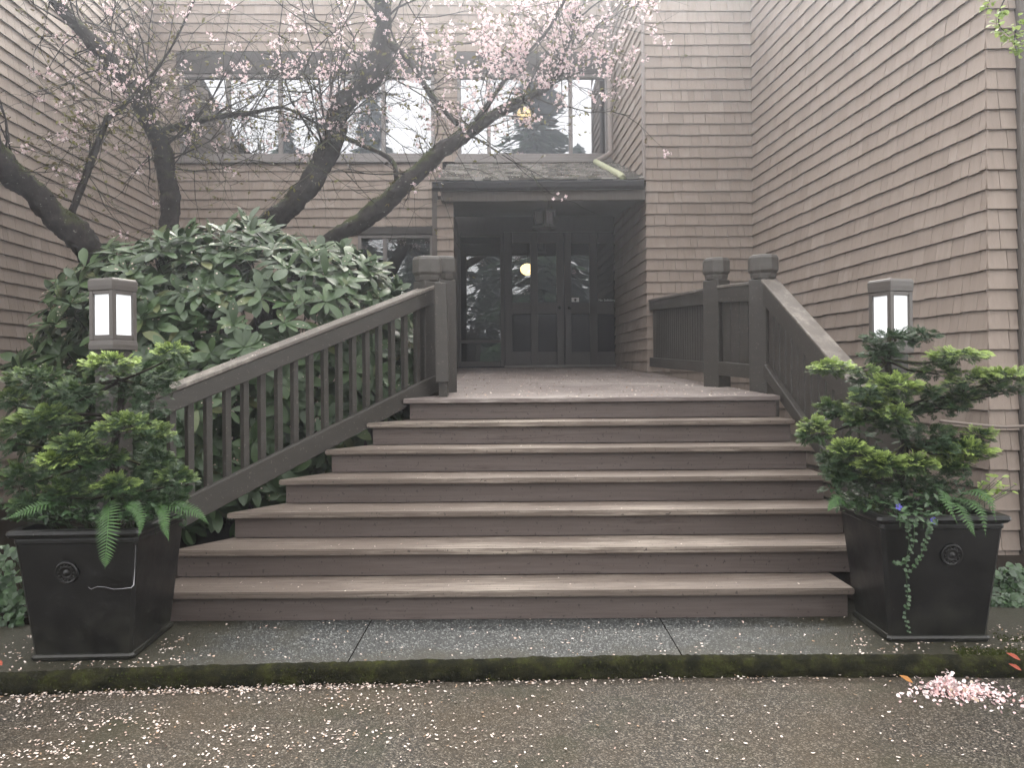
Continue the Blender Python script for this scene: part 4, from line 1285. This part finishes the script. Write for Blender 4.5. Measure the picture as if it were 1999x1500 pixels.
# ------------------------------------------------------------------ cypress sprays for the planted pots
def fan(seed):
    q = random.Random(seed); V = []; Fc = []; T = []
    def rh_(x, y, a, L, w, t0, t1):
        b = len(V); ca, sa = math.cos(a), math.sin(a)
        def pt(u, v): 
            X, Y = x + u * ca - v * sa, y + u * sa + v * ca
            r2 = X * X + Y * Y
            return (X, Y, -.22 * Y * Y - .18 * X * X + .03 * math.sin(X * 9 + Y * 7))
        V.extend([pt(0, -w * .35), pt(L * .55, -w), pt(L, 0), pt(L * .55, w), ]); T.extend([t0, (t0 + t1) / 2, t1, (t0 + t1) / 2]); Fc.append((b, b + 1, b + 2, b + 3))
    nb = 8
    rh_(0, 0, 0, 1.0, .018, 0, 1)
    for i in range(nb):
        x0 = .08 + .85 * i / nb
        for s in (-1, 1):
            a = s * R(q.uniform(32, 52)); L = (.62 - .42 * abs(i / nb - .25)) * q.uniform(.8, 1.1) * (1 - .35 * i / nb)
            rh_(x0, 0, a, L, .018, x0 * .6, min(1, x0 + L))
            m_ = 4
            for j in range(m_):
                u = L * (.25 + .75 * j / m_); bx, by = x0 + u * math.cos(a), u * math.sin(a)
                l2 = L * .42 * (1 - .5 * j / m_) * q.uniform(.7, 1.2)
                for s2 in (-1, 1):
                    rr_2 = math.hypot(bx, by)
                    rh_(bx, by, a + s2 * R(q.uniform(28, 50)), l2 * .8, .021, rr_2 * .8, min(1.1, rr_2 + l2))
    return np.array(V), np.array(Fc), np.clip(np.array(T), 0, 1.1)
FANS = [fan(s) for s in (1, 2, 3)]
def cypress(name_label, pads, dark, trunk, base, cat="shrub"):
    o = empty("cypress_shrub", base, name_label, cat)
    per = [[], [], []]; sc_ = [[], [], []]
    br = MB()
    tp = [Vector(p) for p in trunk]
    br.tube(tp, [.03 - .02 * i / len(tp) for i in range(len(tp))], 7, .1)
    for (x, y, d, rx_, ry_, lime, n) in pads:
        c = P(x, y, d); ax_, az_ = rx_ / F * d * .88, ry_ / F * d * .8
        near = min(tp, key=lambda q: (q - c).length)
        br.tube([near, near.lerp(c, .5) + Vector((rng.gauss(0, .02), rng.gauss(0, .02), -.03)), c - Vector((0, 0, az_ * .5))], [.010, .007, .004], 5, .1, cap=False)
        for i in range(int(n * 2.3)):
            v = Vector((rng.gauss(0, 1), rng.gauss(0, 1), rng.gauss(.25, .8))).normalized()
            lay = rng.choice((1, .9, .75, .5))
            p = c + Vector((v.x * ax_ * lay, v.y * ax_ * .8 * lay, v.z * az_ * lay))
            dr = Vector((v.x, v.y, v.z * .5 + .15 + rng.gauss(0, .25))) + Vector((0, -.15, 0))
            L = rng.uniform(.034, .066)
            k = rng.randint(0, 2)
            per[k].append(frame(p - dr.normalized() * L * .5, dr, Vector((rng.gauss(0, .35), rng.gauss(0, .35) - .35, 1)), L))
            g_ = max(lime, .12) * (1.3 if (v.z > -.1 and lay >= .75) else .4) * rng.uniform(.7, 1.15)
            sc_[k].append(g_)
    for (x, y, d, rx_, ry_, n) in dark:
        c = P(x, y, d)
        for i in range(n):
            p = c + Vector((rng.uniform(-1, 1) * rx_ / F * d, rng.uniform(-.6, 1) * .16, rng.uniform(-1, 1) * ry_ / F * d))
            dr = Vector((rng.gauss(0, 1), rng.gauss(0, 1) - .3, rng.gauss(0, .6)))
            k = rng.randint(0, 2)
            per[k].append(frame(p, dr, Vector((rng.gauss(0, .6), rng.gauss(0, .6) - .3, 1)), rng.uniform(.045, .08)))
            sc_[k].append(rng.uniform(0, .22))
    br.build("branches", M['bark'], o)
    for k in range(3):
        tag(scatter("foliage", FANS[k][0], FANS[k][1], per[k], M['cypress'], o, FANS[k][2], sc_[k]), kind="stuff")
    return o
lp = [(215, 712, 3.95, 58, 30, 1.0, 75), (335, 690, 4.05, 40, 26, .85, 40), (70, 742, 4.1, 66, 34, .35, 70), (150, 770, 4.0, 60, 36, .3, 60), (265, 760, 4.1, 50, 40, .15, 50), (250, 835, 3.85, 62, 40, .6, 75), (90, 820, 3.95, 66, 36, .55, 70),
      (30, 850, 3.95, 46, 40, .4, 45), (150, 870, 3.85, 60, 30, .5, 60), (110, 905, 3.8, 44, 26, .9, 45), (205, 895, 3.85, 50, 30, .4, 50), (300, 850, 3.95, 40, 30, .55, 40), (310, 905, 3.95, 40, 34, .25, 45), (345, 935, 3.9, 40, 30, .4, 45),
      (40, 935, 3.9, 46, 40, .3, 50), (225, 950, 3.8, 46, 26, .65, 45), (130, 960, 3.85, 56, 30, .35, 50), (270, 985, 3.85, 50, 26, .2, 40), (60, 990, 3.85, 50, 24, .25, 40), (330, 980, 3.9, 40, 24, .2, 35), (320, 740, 4.1, 36, 30, .3, 35), (20, 780, 4.05, 36, 26, .5, 30)]
ldk = [(170, 860, 4.15, 150, 110, 230), (80, 960, 4.1, 110, 60, 130), (270, 960, 4.1, 90, 60, 130), (250, 760, 4.2, 90, 50, 70)]
cypress("bushy green cypress with lime tips growing in the left planter", lp, ldk,
        [(-2.06, 4.05, .55), (-2.02, 4.08, .75), (-2.05, 4.1, .95), (-2.0, 4.08, 1.15), (-1.98, 4.05, 1.33)], (-2.06, 4.05, .585))
for _ in range(30):
    a_ = rng.random() * 6.28; q_ = rng.random() ** .5; lp.append((185 + 185 * q_ * math.cos(a_), 855 + 150 * q_ * math.sin(a_), 3.98 + rng.uniform(-.15, .1), rng.uniform(22, 38), rng.uniform(16, 26), rng.choice((.2, .3, .45, .6, .8)), 26))
rp = [(1625, 718, 4.15, 52, 18, .95, 60), (1690, 735, 4.2, 40, 24, .5, 35), (1745, 660, 4.3, 62, 20, .12, 60), (1720, 690, 4.3, 40, 22, .15, 40), (1800, 655, 4.3, 36, 18, .12, 30), (1745, 758, 4.1, 56, 36, 1.0, 90), (1690, 800, 4.1, 56, 36, .8, 70),
      (1590, 842, 4.1, 36, 32, .75, 50), (1620, 800, 4.15, 30, 24, .4, 25), (1870, 694, 4.2, 66, 18, .95, 65), (1830, 720, 4.25, 46, 26, .3, 45), (1900, 745, 4.15, 66, 28, .6, 65), (1962, 732, 4.1, 52, 18, 1.0, 60), (1960, 760, 4.15, 50, 22, .4, 40), (1870, 775, 4.2, 50, 22, .3, 35),
      (1660, 880, 4.0, 44, 26, .9, 50), (1720, 905, 3.98, 56, 26, 1.0, 75), (1785, 905, 3.98, 44, 24, .9, 50), (1890, 880, 4.05, 56, 22, 1.0, 65), (1860, 900, 4.05, 46, 20, .9, 45), (1910, 850, 4.1, 36, 22, .7, 35), (1820, 850, 4.15, 56, 28, .25, 50),
      (1640, 920, 4.05, 40, 28, .15, 40), (1830, 795, 4.2, 46, 24, .25, 40), (1740, 830, 4.1, 46, 26, .3, 40)]
for _ in range(22):
    a_ = rng.random() * 6.28; q_ = rng.random() ** .5; rp.append((1755 + 170 * q_ * math.cos(a_), 860 + 110 * q_ * math.sin(a_), 4.08 + rng.uniform(-.12, .12), rng.uniform(18, 34), rng.uniform(14, 22), rng.choice((.15, .3, .45, .7)), 20))
rdk = [(1730, 850, 4.28, 80, 70, 90), (1690, 930, 4.15, 60, 40, 60), (1830, 930, 4.2, 60, 30, 60), (1745, 700, 4.35, 40, 36, 30), (1880, 760, 4.3, 50, 14, 20), (1760, 950, 4.2, 100, 30, 90)]
cypress("layered cypress with lime green pads growing in the right planter", rp, rdk,
        [(2.1, 4.25, .55), (2.07, 4.28, .75), (2.1, 4.27, .95), (2.05, 4.3, 1.15), (2.03, 4.32, 1.4), (2.05, 4.32, 1.55)], (2.1, 4.25, .585))
# bare twig ends in the right shrub are part of its branches

# ------------------------------------------------------------------ ferns, vine, lime plant, grasses
pinV, pinF = leaf_mesh([.12, .13, .10, .05, .0], .1, .1)
def frond(mats, ctrl, width, n=22):
    s = spline(ctrl, 7); L = len(s)
    for i in range(2, L - 1):
        t = i / (L - 1)
        p = Vector(s[i]); tan = (Vector(s[min(i + 1, L - 1)]) - p).normalized()
        up = Vector((0, -.85, .55)); side = tan.cross(up).normalized()
        l = width * (math.sin(math.pi * min(1, (t + .12) * .92)) ** .8) * (1.05 - t * .55)
        for sg in (-1, 1):
            mats.append(frame(p, side * sg + tan * .55, up, l, .034))
    return [tuple(q) for q in s]
def fern(label, fronds, base):
    o = empty("fern", base, label, "fern"); mats = []; st_ = MB()
    for ctrl, w in fronds:
        pts = frond(mats, ctrl, w); st_.tube(pts, [.0035 * (1 - .8 * i / len(pts)) for i in range(len(pts))], 4, cap=False)
    scatter("fronds", pinV, pinF, mats, M['fern'], o)
    st_.build("stalks", M['fern'], o)
    return o
def fp(*pts): return [tuple(P(*q)) for q in pts]
fern("bright fern frond hanging over the rim of the left planter", [
    (fp((215, 975, 3.95), (212, 1000, 3.72), (210, 1040, 3.6), (206, 1085, 3.57), (205, 1112, 3.57)), .085),
    (fp((235, 985, 3.9), (262, 990, 3.68), (275, 1018, 3.6), (270, 1050, 3.58)), .045),
    (fp((300, 985, 3.9), (318, 1000, 3.75), (322, 1030, 3.68), (330, 1058, 3.66)), .045),
    (fp((310, 985, 3.9), (350, 990, 3.8), (385, 1002, 3.76), (408, 1024, 3.75)), .05),
    (fp((140, 985, 3.9), (90, 985, 3.75), (45, 1000, 3.7), (10, 1015, 3.68)), .05)], (-2.0, 3.95, .585))
fern("lush fern spilling over the right planter's outer corner", [
    (fp((1850, 985, 4.2), (1880, 975, 4.0), (1915, 1000, 3.86), (1925, 1050, 3.8)), .06),
    (fp((1850, 990, 4.2), (1890, 960, 4.0), (1930, 975, 3.88), (1945, 1020, 3.83)), .06),
    (fp((1840, 985, 4.2), (1865, 985, 3.95), (1890, 1020, 3.82), (1905, 1050, 3.8)), .055),
    (fp((1830, 985, 4.2), (1840, 960, 4.0), (1850, 985, 3.86), (1870, 1025, 3.8)), .05),
    (fp((1660, 995, 4.2), (1640, 975, 4.0), (1625, 985, 3.95), (1615, 1000, 3.92)), .045)], (2.25, 4.2, .585))
ivV, ivF = leaf_mesh([.10, .42, .46, .30, .02], .15, .15)
def vine(label, runs, base):
    o = empty("trailing_vine", base, label, "vine"); mats = []; st_ = MB()
    for ctrl in runs:
        s = [Vector(q) for q in spline(ctrl, 9)]
        st_.tube(s, .0018, 4, cap=False)
        for q in s[1:]:
            for sg in (-1, 1):
                if rng.random() < .42: mats.append(frame(q, (sg * .9 + rng.gauss(0, .3), -.35, rng.gauss(-.1, .35)), (0, -.8, .6), rng.uniform(.012, .022)))
    scatter("leaves", ivV, ivF, mats, M['ivy'], o); st_.build("stems", M['ivy'], o)
    return o
vn = vine("thin leafy vine trailing down the front of the right planter", [
    fp((1770, 1000, 4.05), (1772, 1022, 3.80), (1774, 1060, 3.82), (1768, 1110, 3.86), (1772, 1160, 3.89), (1768, 1200, 3.92), (1775, 1238, 3.95)),
    fp((1800, 1000, 4.05), (1815, 1022, 3.80), (1808, 1050, 3.81), (1795, 1090, 3.84), (1775, 1120, 3.87)),
    fp((1790, 1005, 4.05), (1785, 1022, 3.80), (1782, 1070, 3.83), (1760, 1098, 3.85), (1745, 1100, 3.85))], (2.0, 4.05, .585))
def flower(px, py, d, label):
    c = P(px, py, d); mats = []
    for k in range(5):
        w = 2 * math.pi * k / 5; mats.append(frame(c + Vector((math.cos(w) * .0105, 0, math.sin(w) * .0105)), (math.cos(w), -.2, math.sin(w)), (0, -1, 0), .0088))
    o = scatter("flower", petV, petF, mats, M['flower']); tag(o, label, "flower"); return o
flower(1754, 990, 3.92, "upper small blue flower among the right planter's leaves")
flower(1822, 1017, 3.78, "lower small blue flower at the rim of the right planter")
# low mixed leaves filling both pots
def filler(name, label, cat, spots, mat, mesh, size, base, n):
    o = empty(name, base, label, cat); mats = []; st_ = MB()
    for (x, y, d, rx_, ry_) in spots:
        for i in range(n):
            p = P(x + rng.uniform(-rx_, rx_), y + rng.uniform(-ry_, ry_), d + rng.uniform(-.08, .12))
            mats.append(frame(p, (rng.gauss(0, 1), rng.gauss(0, .7) - .6, rng.gauss(.1, .5)), (rng.gauss(0, .3), -.4, 1), size * rng.uniform(.6, 1.3)))
            if i % 4 == 0: st_.tube([p, p.lerp(Vector(base), .35) + Vector((0, .02, -.02)), Vector((p.x * .6 + base[0] * .4, p.y * .3 + base[1] * .7, base[2] - .02))], .0018, 3, cap=False)
    scatter("leaves", mesh[0], mesh[1], mats, mat, o); st_.build("stems", M['ivy'], o)
    return o
filler("lime_leaf_plant", "pale lime leaved plant sticking out at the right planter's outer edge", "plant", [(1935, 945, 4.1, 26, 20), (1965, 955, 4.1, 18, 12), (1925, 965, 4.1, 14, 12)], M['lime'], (ivV, ivF), .034, (2.3, 4.15, .585), 16)
filler("ground_cover_plant", "dark small leaved ground cover under the right cypress", "plant", [(1700, 985, 4.05, 70, 14), (1780, 985, 3.98, 70, 22), (1840, 960, 4.05, 60, 24), (1660, 970, 4.1, 40, 20), (1790, 1010, 3.83, 40, 14)], M['ivy'], (sV, sF), .036, (2.1, 4.2, .585), 75)
filler("ground_cover_plant", "dark small leaved ground cover under the left cypress", "plant", [(80, 1005, 3.85, 70, 14), (200, 1005, 3.8, 70, 16), (310, 995, 3.85, 50, 16)], M['ivy'], (sV, sF), .034, (-2.05, 4.0, .585), 65)
def grass_clump(label, c, n, L):
    V = []; Fc = []
    for i in range(n):
        a = rng.uniform(0, 6.28); l = L * rng.uniform(.5, 1.1)
        d = Vector((math.cos(a) * .7, math.sin(a) * .7, 1)).normalized(); s = Vector((-math.sin(a), math.cos(a), 0)) * .0016
        p = c + Vector((rng.gauss(0, .02), rng.gauss(0, .02), 0)); q = p + d * l * .6; t = q + (d + Vector((math.cos(a) * .8, math.sin(a) * .8, -.9))).normalized() * l * .5
        b = len(V); V += [p - s, p + s, q + s, q - s, t]; Fc += [(b, b + 1, b + 2, b + 3), (b + 3, b + 2, b + 4)]
    m = MB(); m.v = [tuple(v) for v in V]; m.f = Fc
    o = m.build("grass_clump", M['grass']); return tag(o, label, "grass")
grass_clump("fine yellow green grass tuft at the right planter's inner edge", Vector((1.86, 4.2, .585)), 60, .2)
# ivy at the two outer edges of the picture
def ivy(label, spots, base, n):
    o = empty("ivy_plant", base, label, "ivy"); mats = []; st_ = MB()
    for (x, y, d, rx_, ry_) in spots:
        for i in range(n):
            p = P(x + rng.uniform(-rx_, rx_), y + rng.uniform(-ry_, ry_), d + rng.uniform(-.1, .15))
            if p.z < .02: p.z = .03
            mats.append(frame(p, (rng.gauss(0, 1), -.4, rng.gauss(-.5, .5)), (rng.gauss(0, .4), -.7, .8), rng.uniform(.03, .055)))
            if i % 3 == 0: st_.tube([p, (p.x, p.y + .08, max(.0, p.z * .4)), (base[0] + rng.gauss(0, .1), base[1], .0)], .002, 3, cap=False)
    scatter("leaves", ivV, ivF, mats, M['ivy'], o); st_.build("stems", M['ivy'], o); return o
ivy("low ivy on the ground right of the right planter", [(1965, 1150, 4.8, 34, 40), (2010, 1145, 4.85, 40, 45), (1960, 1190, 4.62, 36, 22), (2000, 1190, 4.62, 40, 24)], (3.1, 4.9, .03), 170)
ivy("ivy on the ground left of the left planter", [(12, 1120, 4.45, 34, 60), (-10, 1170, 4.4, 40, 50), (20, 1200, 4.4, 30, 20)], (-2.9, 4.6, .03), 90)

# ------------------------------------------------------------------ small things
hs_pts = spline([tuple(P(1835, 822, 5.35)), tuple(P(1870, 826, 5.4)), tuple(P(1920, 831, 5.5)), tuple(P(1960, 834, 5.55)), tuple(P(2010, 832, 5.55)), tuple(P(2100, 830, 5.5))], 6)
m = MB(); m.tube(hs_pts, .011, 8)
tag(m.build("hose", M['hose'], smooth=True), "thin grey hose slung across the corner of the right wall", "hose")
def fallen(px, py, s, mat, label, z=ROAD + .012, up=(0.1, -.5, 1)):
    c = PZ(px, py, z)
    o = from_np("fallen_leaf", (np.array(sV) * s) @ np.array(frame((0, 0, 0), (-.5, .2, .35), up).to_3x3()).T + np.array(c), sF, mat)
    return tag(o, label, "leaf")
fallen(1782, 1334, .06, M['orange'], "curled orange dead leaf beside the pile of pink petals", ROAD + .02)
fallen(1992, 1290, .06, M['red'], "upper red leaf on the kerb at the right edge", .02)
fallen(1994, 1310, .055, M['red'], "lower red leaf hanging on the kerb at the right edge", -.03)
fallen(4, 1300, .045, M['red'], "red leaf on the kerb at the left edge", .015)

# leafy branch tip reaching in at the top right from a young tree standing beside the end wall
mtree = empty("maple_tree", (4.4, 4.9, 0), "slender young tree whose leafy twigs enter at the top right corner", "tree")
m = MB(); m.tube([(4.4, 4.9, -.05), (4.35, 4.88, 1.5), (4.3, 4.85, 3.0), (4.2, 4.8, 4.5)], [.05, .042, .03, .012], 8, .05); m.build("trunk", M['bark'], mtree)
mats = []; m = MB()
for ctrl in (fp((2150, -60, 4.9), (2050, 10, 4.85), (1995, 40, 4.8), (1980, 75, 4.8), (1985, 100, 4.8)), fp((2150, -60, 4.9), (2000, -50, 4.85), (1940, -10, 4.8), (1925, 20, 4.8)), fp((2050, 10, 4.85), (2010, 60, 4.8), (2000, 90, 4.8)), fp((2000, -50, 4.85), (1960, 0, 4.8), (1950, 45, 4.8), (1970, 70, 4.8))):
    s = spline(ctrl, 8); m.tube(s, [.006 * (1 - .8 * i / len(s)) for i in range(len(s))], 4, cap=False)
    for q in s[10:]:
        for _ in range(3): mats.append(frame(Vector(q) + Vector((rng.gauss(0, .02), rng.gauss(0, .02), rng.gauss(0, .02))), (rng.gauss(0, 1), rng.gauss(0, 1), rng.gauss(-.3, .6)), (rng.gauss(0, .5), -.5, 1), rng.uniform(.02, .04)))
m.tube([(4.3, 4.85, 3.0), tuple(P(2150, -60, 4.9))], [.014, .007], 5)
m.build("branches", M['bark'], mtree)
scatter("leaves", ivV, ivF, mats, M['lime'], mtree)

# ------------------------------------------------------------------ fallen petals
def flat_petals(name, pts, label, size=.0085):
    mats = [frame(p, (rng.gauss(0, 1), rng.gauss(0, 1), rng.gauss(0, .18)), (rng.gauss(0, .22), rng.gauss(0, .22), 1), size * rng.choice((.4, .55, .7, .85, 1.1)), size * rng.uniform(.35, .95)) for p in pts]
    o = scatter(name, petV, petF, mats, M['petal']); return tag(o, label, "petals", kind="stuff")
pts = []
def road_pt(px, py):
    q = PZ(px, py, ROAD + .004); 
    return q
for _ in range(7500):
    x, y = rng.uniform(-60, 2060), rng.uniform(1322, 1500)
    q = road_pt(x, y)
    if q.y > kerb_y(q.x) - .03: continue
    gap = kerb_y(q.x) - q.y
    left = max(0, min(1, (1150 - x) / 900))
    nz = mnoise.noise(Vector((q.x * 2.6, q.y * 5.5, 1))) + .6 * mnoise.noise(Vector((q.x * 8, q.y * 13, 7)))
    clump = min(1, max(0, .45 + nz * 1.1))
    pr = .03 + 1.1 * left * clump ** 1.4 + .06 * clump
    if gap < .10: pr = max(pr, .25 + .75 * left)
    if rng.random() < pr: pts.append(q + Vector((0, 0, rng.random() * .003)))
for _ in range(1500):
    x = rng.triangular(-2.6, 2.9, -1.6); g_ = abs(rng.gauss(0, .03))
    if mnoise.noise(Vector((x * 5, 0, 3))) + rng.uniform(-.5, .5) < (-.25 if x < -.4 else .30): continue
    pts.append(Vector((x, kerb_y(x) - .025 - g_, ROAD + .004 + max(0, .02 - g_) * rng.random())))
flat_petals("petals", pts, "pale pink petals scattered over the road below the kerb")
pts = []
for _ in range(260):
    x, y = rng.uniform(330, 1700), rng.uniform(1205, 1290); q = PZ(x, y, .003)
    if q.y > kerb_y(q.x) + .02: pts.append(q)
for _ in range(330):
    x, y = rng.uniform(0, 360), rng.uniform(1240, 1312); q = PZ(x, y, .003)
    if q.y > kerb_y(q.x) + .02 and not (-2.32 < q.x < -1.80 and 3.78 < q.y < 4.3): pts.append(q)
for _ in range(260):
    x, y = rng.uniform(1660, 1999), rng.uniform(1220, 1285); q = PZ(x, y, .003)
    if q.y > kerb_y(q.x) + .02 and not (1.84 < q.x < 2.37 and 3.96 < q.y < 4.5): pts.append(q)
flat_petals("petals", pts, "pale petals scattered on the pavement slab")
pts = []
for k in range(1, 7):
    for _ in range(38 if k < 7 else 0):
        d_ = nose_d(k) + rng.uniform(.01, TREAD - .03); pts.append(Vector((rng.triangular(left_x(d_) + .05, 2.0, left_x(d_) + .4), d_, SLAB_TOPS[k - 1] + .002)))
flat_petals("petals", pts, "few pale petals lying on the wooden steps", .008)
pts = []
for _ in range(1100):
    d_ = D7 + .03 + rng.random() ** 1.2 * 5.9; x1 = 2.0 - .37 * (d_ - D7) / 6; pts.append(Vector((rng.uniform(-.58, x1), d_, deck_z(d_) + .003)))
flat_petals("petals", pts, "many pale petals lying on the deck planks", .0125)
pts = []
for _ in range(1500):
    t_ = rng.random(); q = e0.lerp(e1, t_); pts.append(Vector((rng.uniform(gx0, gx1), q.y, q.z + .045)))
flat_petals("petals", pts, "pale petals lying on the porch roof shakes", .011)
pts = []
for _ in range(170):
    a = rng.uniform(aS, aE); q = WL.at(a, topT(a) + .002, rng.uniform(-.09, .05)); pts.append(q)
for _ in range(20):
    a = rng.uniform(0, a_1); pts.append(WR.at(a, rT(a) + .002, rng.uniform(-.08, .05)))
flat_petals("petals", pts, "tiny petals lying along the sloping handrails", .007)
# heap of blossom at the kerb foot
pts = []
hc_ = PZ(1848, 1352, ROAD)
for _ in range(950):
    u, v = rng.gauss(0, 1), rng.gauss(0, 1)
    sp = rng.choice((.5, .7, 1.0, 1.7)); x = hc_.x + u * .085 * sp + .05 * sp; y = hc_.y + v * .042 * sp - .025 * (sp - .7)
    y = min(y, kerb_y(x) - .03)
    h = .05 * math.exp(-((x - hc_.x) / .07) ** 2 - ((y - hc_.y - .02) / .045) ** 2) * (1 + mnoise.noise(Vector((x * 30, y * 30, 0))))
    pts.append(Vector((x, y, ROAD + .004 + h * rng.random() * 1.3)))
mats = [frame(p, (rng.gauss(0, 1), rng.gauss(0, 1), rng.gauss(0, .6)), (rng.gauss(0, .8), rng.gauss(0, .8), 1), .0095 * rng.uniform(.6, 1.3)) for p in pts]
tag(scatter("petal_heap", petV, petF, mats, M['heap']), "small heap of pink petals at the kerb foot on the right", "petals", kind="stuff")

# ------------------------------------------------------------------ trees across the road (mirrored in the panes)
def conifer(loc, h, r_, label, seedv, n=2600):
    q = random.Random(seedv)
    o = empty("conifer_tree", loc, label, "tree", "conifers across the road")
    m = MB(); m.tube([(loc[0], loc[1], -.1), (loc[0], loc[1], h * .5), (loc[0], loc[1], h * .97)], [r_ * .09, r_ * .06, .02], 8); m.build("trunk", M['bark'], o)
    V = []; Fc = []
    for i in range(n):
        t = q.random() ** 1.3 * .93 + .05
        z = h * t; R_ = r_ * (1 - t) ** .85 * (.75 + .25 * math.sin(t * 60)) ; a = q.random() * 6.283; rad = R_ * (q.random() ** .5) * (1 + .2 * math.sin(a * 3 + t * 9))
        c = Vector((loc[0] + math.cos(a) * rad, loc[1] + math.sin(a) * rad, z - rad * .18))
        L = q.uniform(.35, .8) * (.5 + r_ * .16)
        d = Vector((math.cos(a), math.sin(a), -.35 + q.gauss(0, .2))).normalized(); s = Vector((-math.sin(a), math.cos(a), q.gauss(0, .2))) * L * .32
        b = len(V); V += [c - d * L * .5, c + s, c + d * L * .6, c - s + Vector((0, 0, -.1))]; Fc.append((b, b + 1, b + 2, b + 3))
    from_np("crown", np.array([tuple(v) for v in V]), np.array(Fc), M['conifer'], o)
    return o
# a window point at (x_w, y_w, z_w) mirrors the line of sight, so these stand where the panes show them
conifer((2.7, -15, ROAD), 20.0, 4.2, "tall dark conifer across the road mirrored in the right upper window", 1, 5200)
conifer((-2.6, -20, ROAD), 16.0, 3.6, "conifer across the road mirrored between the two upper windows", 2)
conifer((-6.6, -21, ROAD), 18.5, 4.2, "tall conifer across the road mirrored in the left window's right pane", 3, 3000)
conifer((-10.6, -19, ROAD), 15.5, 4.4, "broad conifer across the road mirrored in the left window's middle panes", 8, 3000)
conifer((-14.2, -19, ROAD), 14.5, 4.4, "conifer across the road mirrored in the left window's end pane", 6)
conifer((6.2, -21, ROAD), 14.5, 3.6, "conifer across the road right of the tallest one", 4, 3000)
conifer((3.4, -25, ROAD), 11.5, 3.2, "short conifer across the road mirrored in the right door leaf", 9)
conifer((0.2, -24, ROAD), 11.0, 3.2, "short conifer across the road mirrored in the left door leaf", 5)
conifer((-3.8, -27, ROAD), 12.0, 3.4, "short conifer across the road mirrored in the sidelight", 10)
conifer((13.5, -16, ROAD), 16, 4.4, "conifer across the road at the far right", 7)

# ------------------------------------------------------------------ added haze volume that imitates lens glare
m = MB(); m.box(-46, 46, -46, 31, -1.2, 21.5)
hz = m.build("haze", None)
hm = bpy.data.materials.new("glare_haze"); hm.use_nodes = True
hm.node_tree.nodes.clear()
pv = hm.node_tree.nodes.new('ShaderNodeVolumePrincipled'); ho = hm.node_tree.nodes.new('ShaderNodeOutputMaterial')
pv.inputs['Color'].default_value = (.86, .91, 1.0, 1)
pv.inputs['Density'].default_value = .0055
pv.inputs['Anisotropy'].default_value = 0.8
hm.node_tree.links.new(pv.outputs[0], ho.inputs['Volume'])
hz.data.materials.append(hm)
tag(hz, "thin pale haze added to imitate lens glare over the courtyard", "haze", kind="stuff")
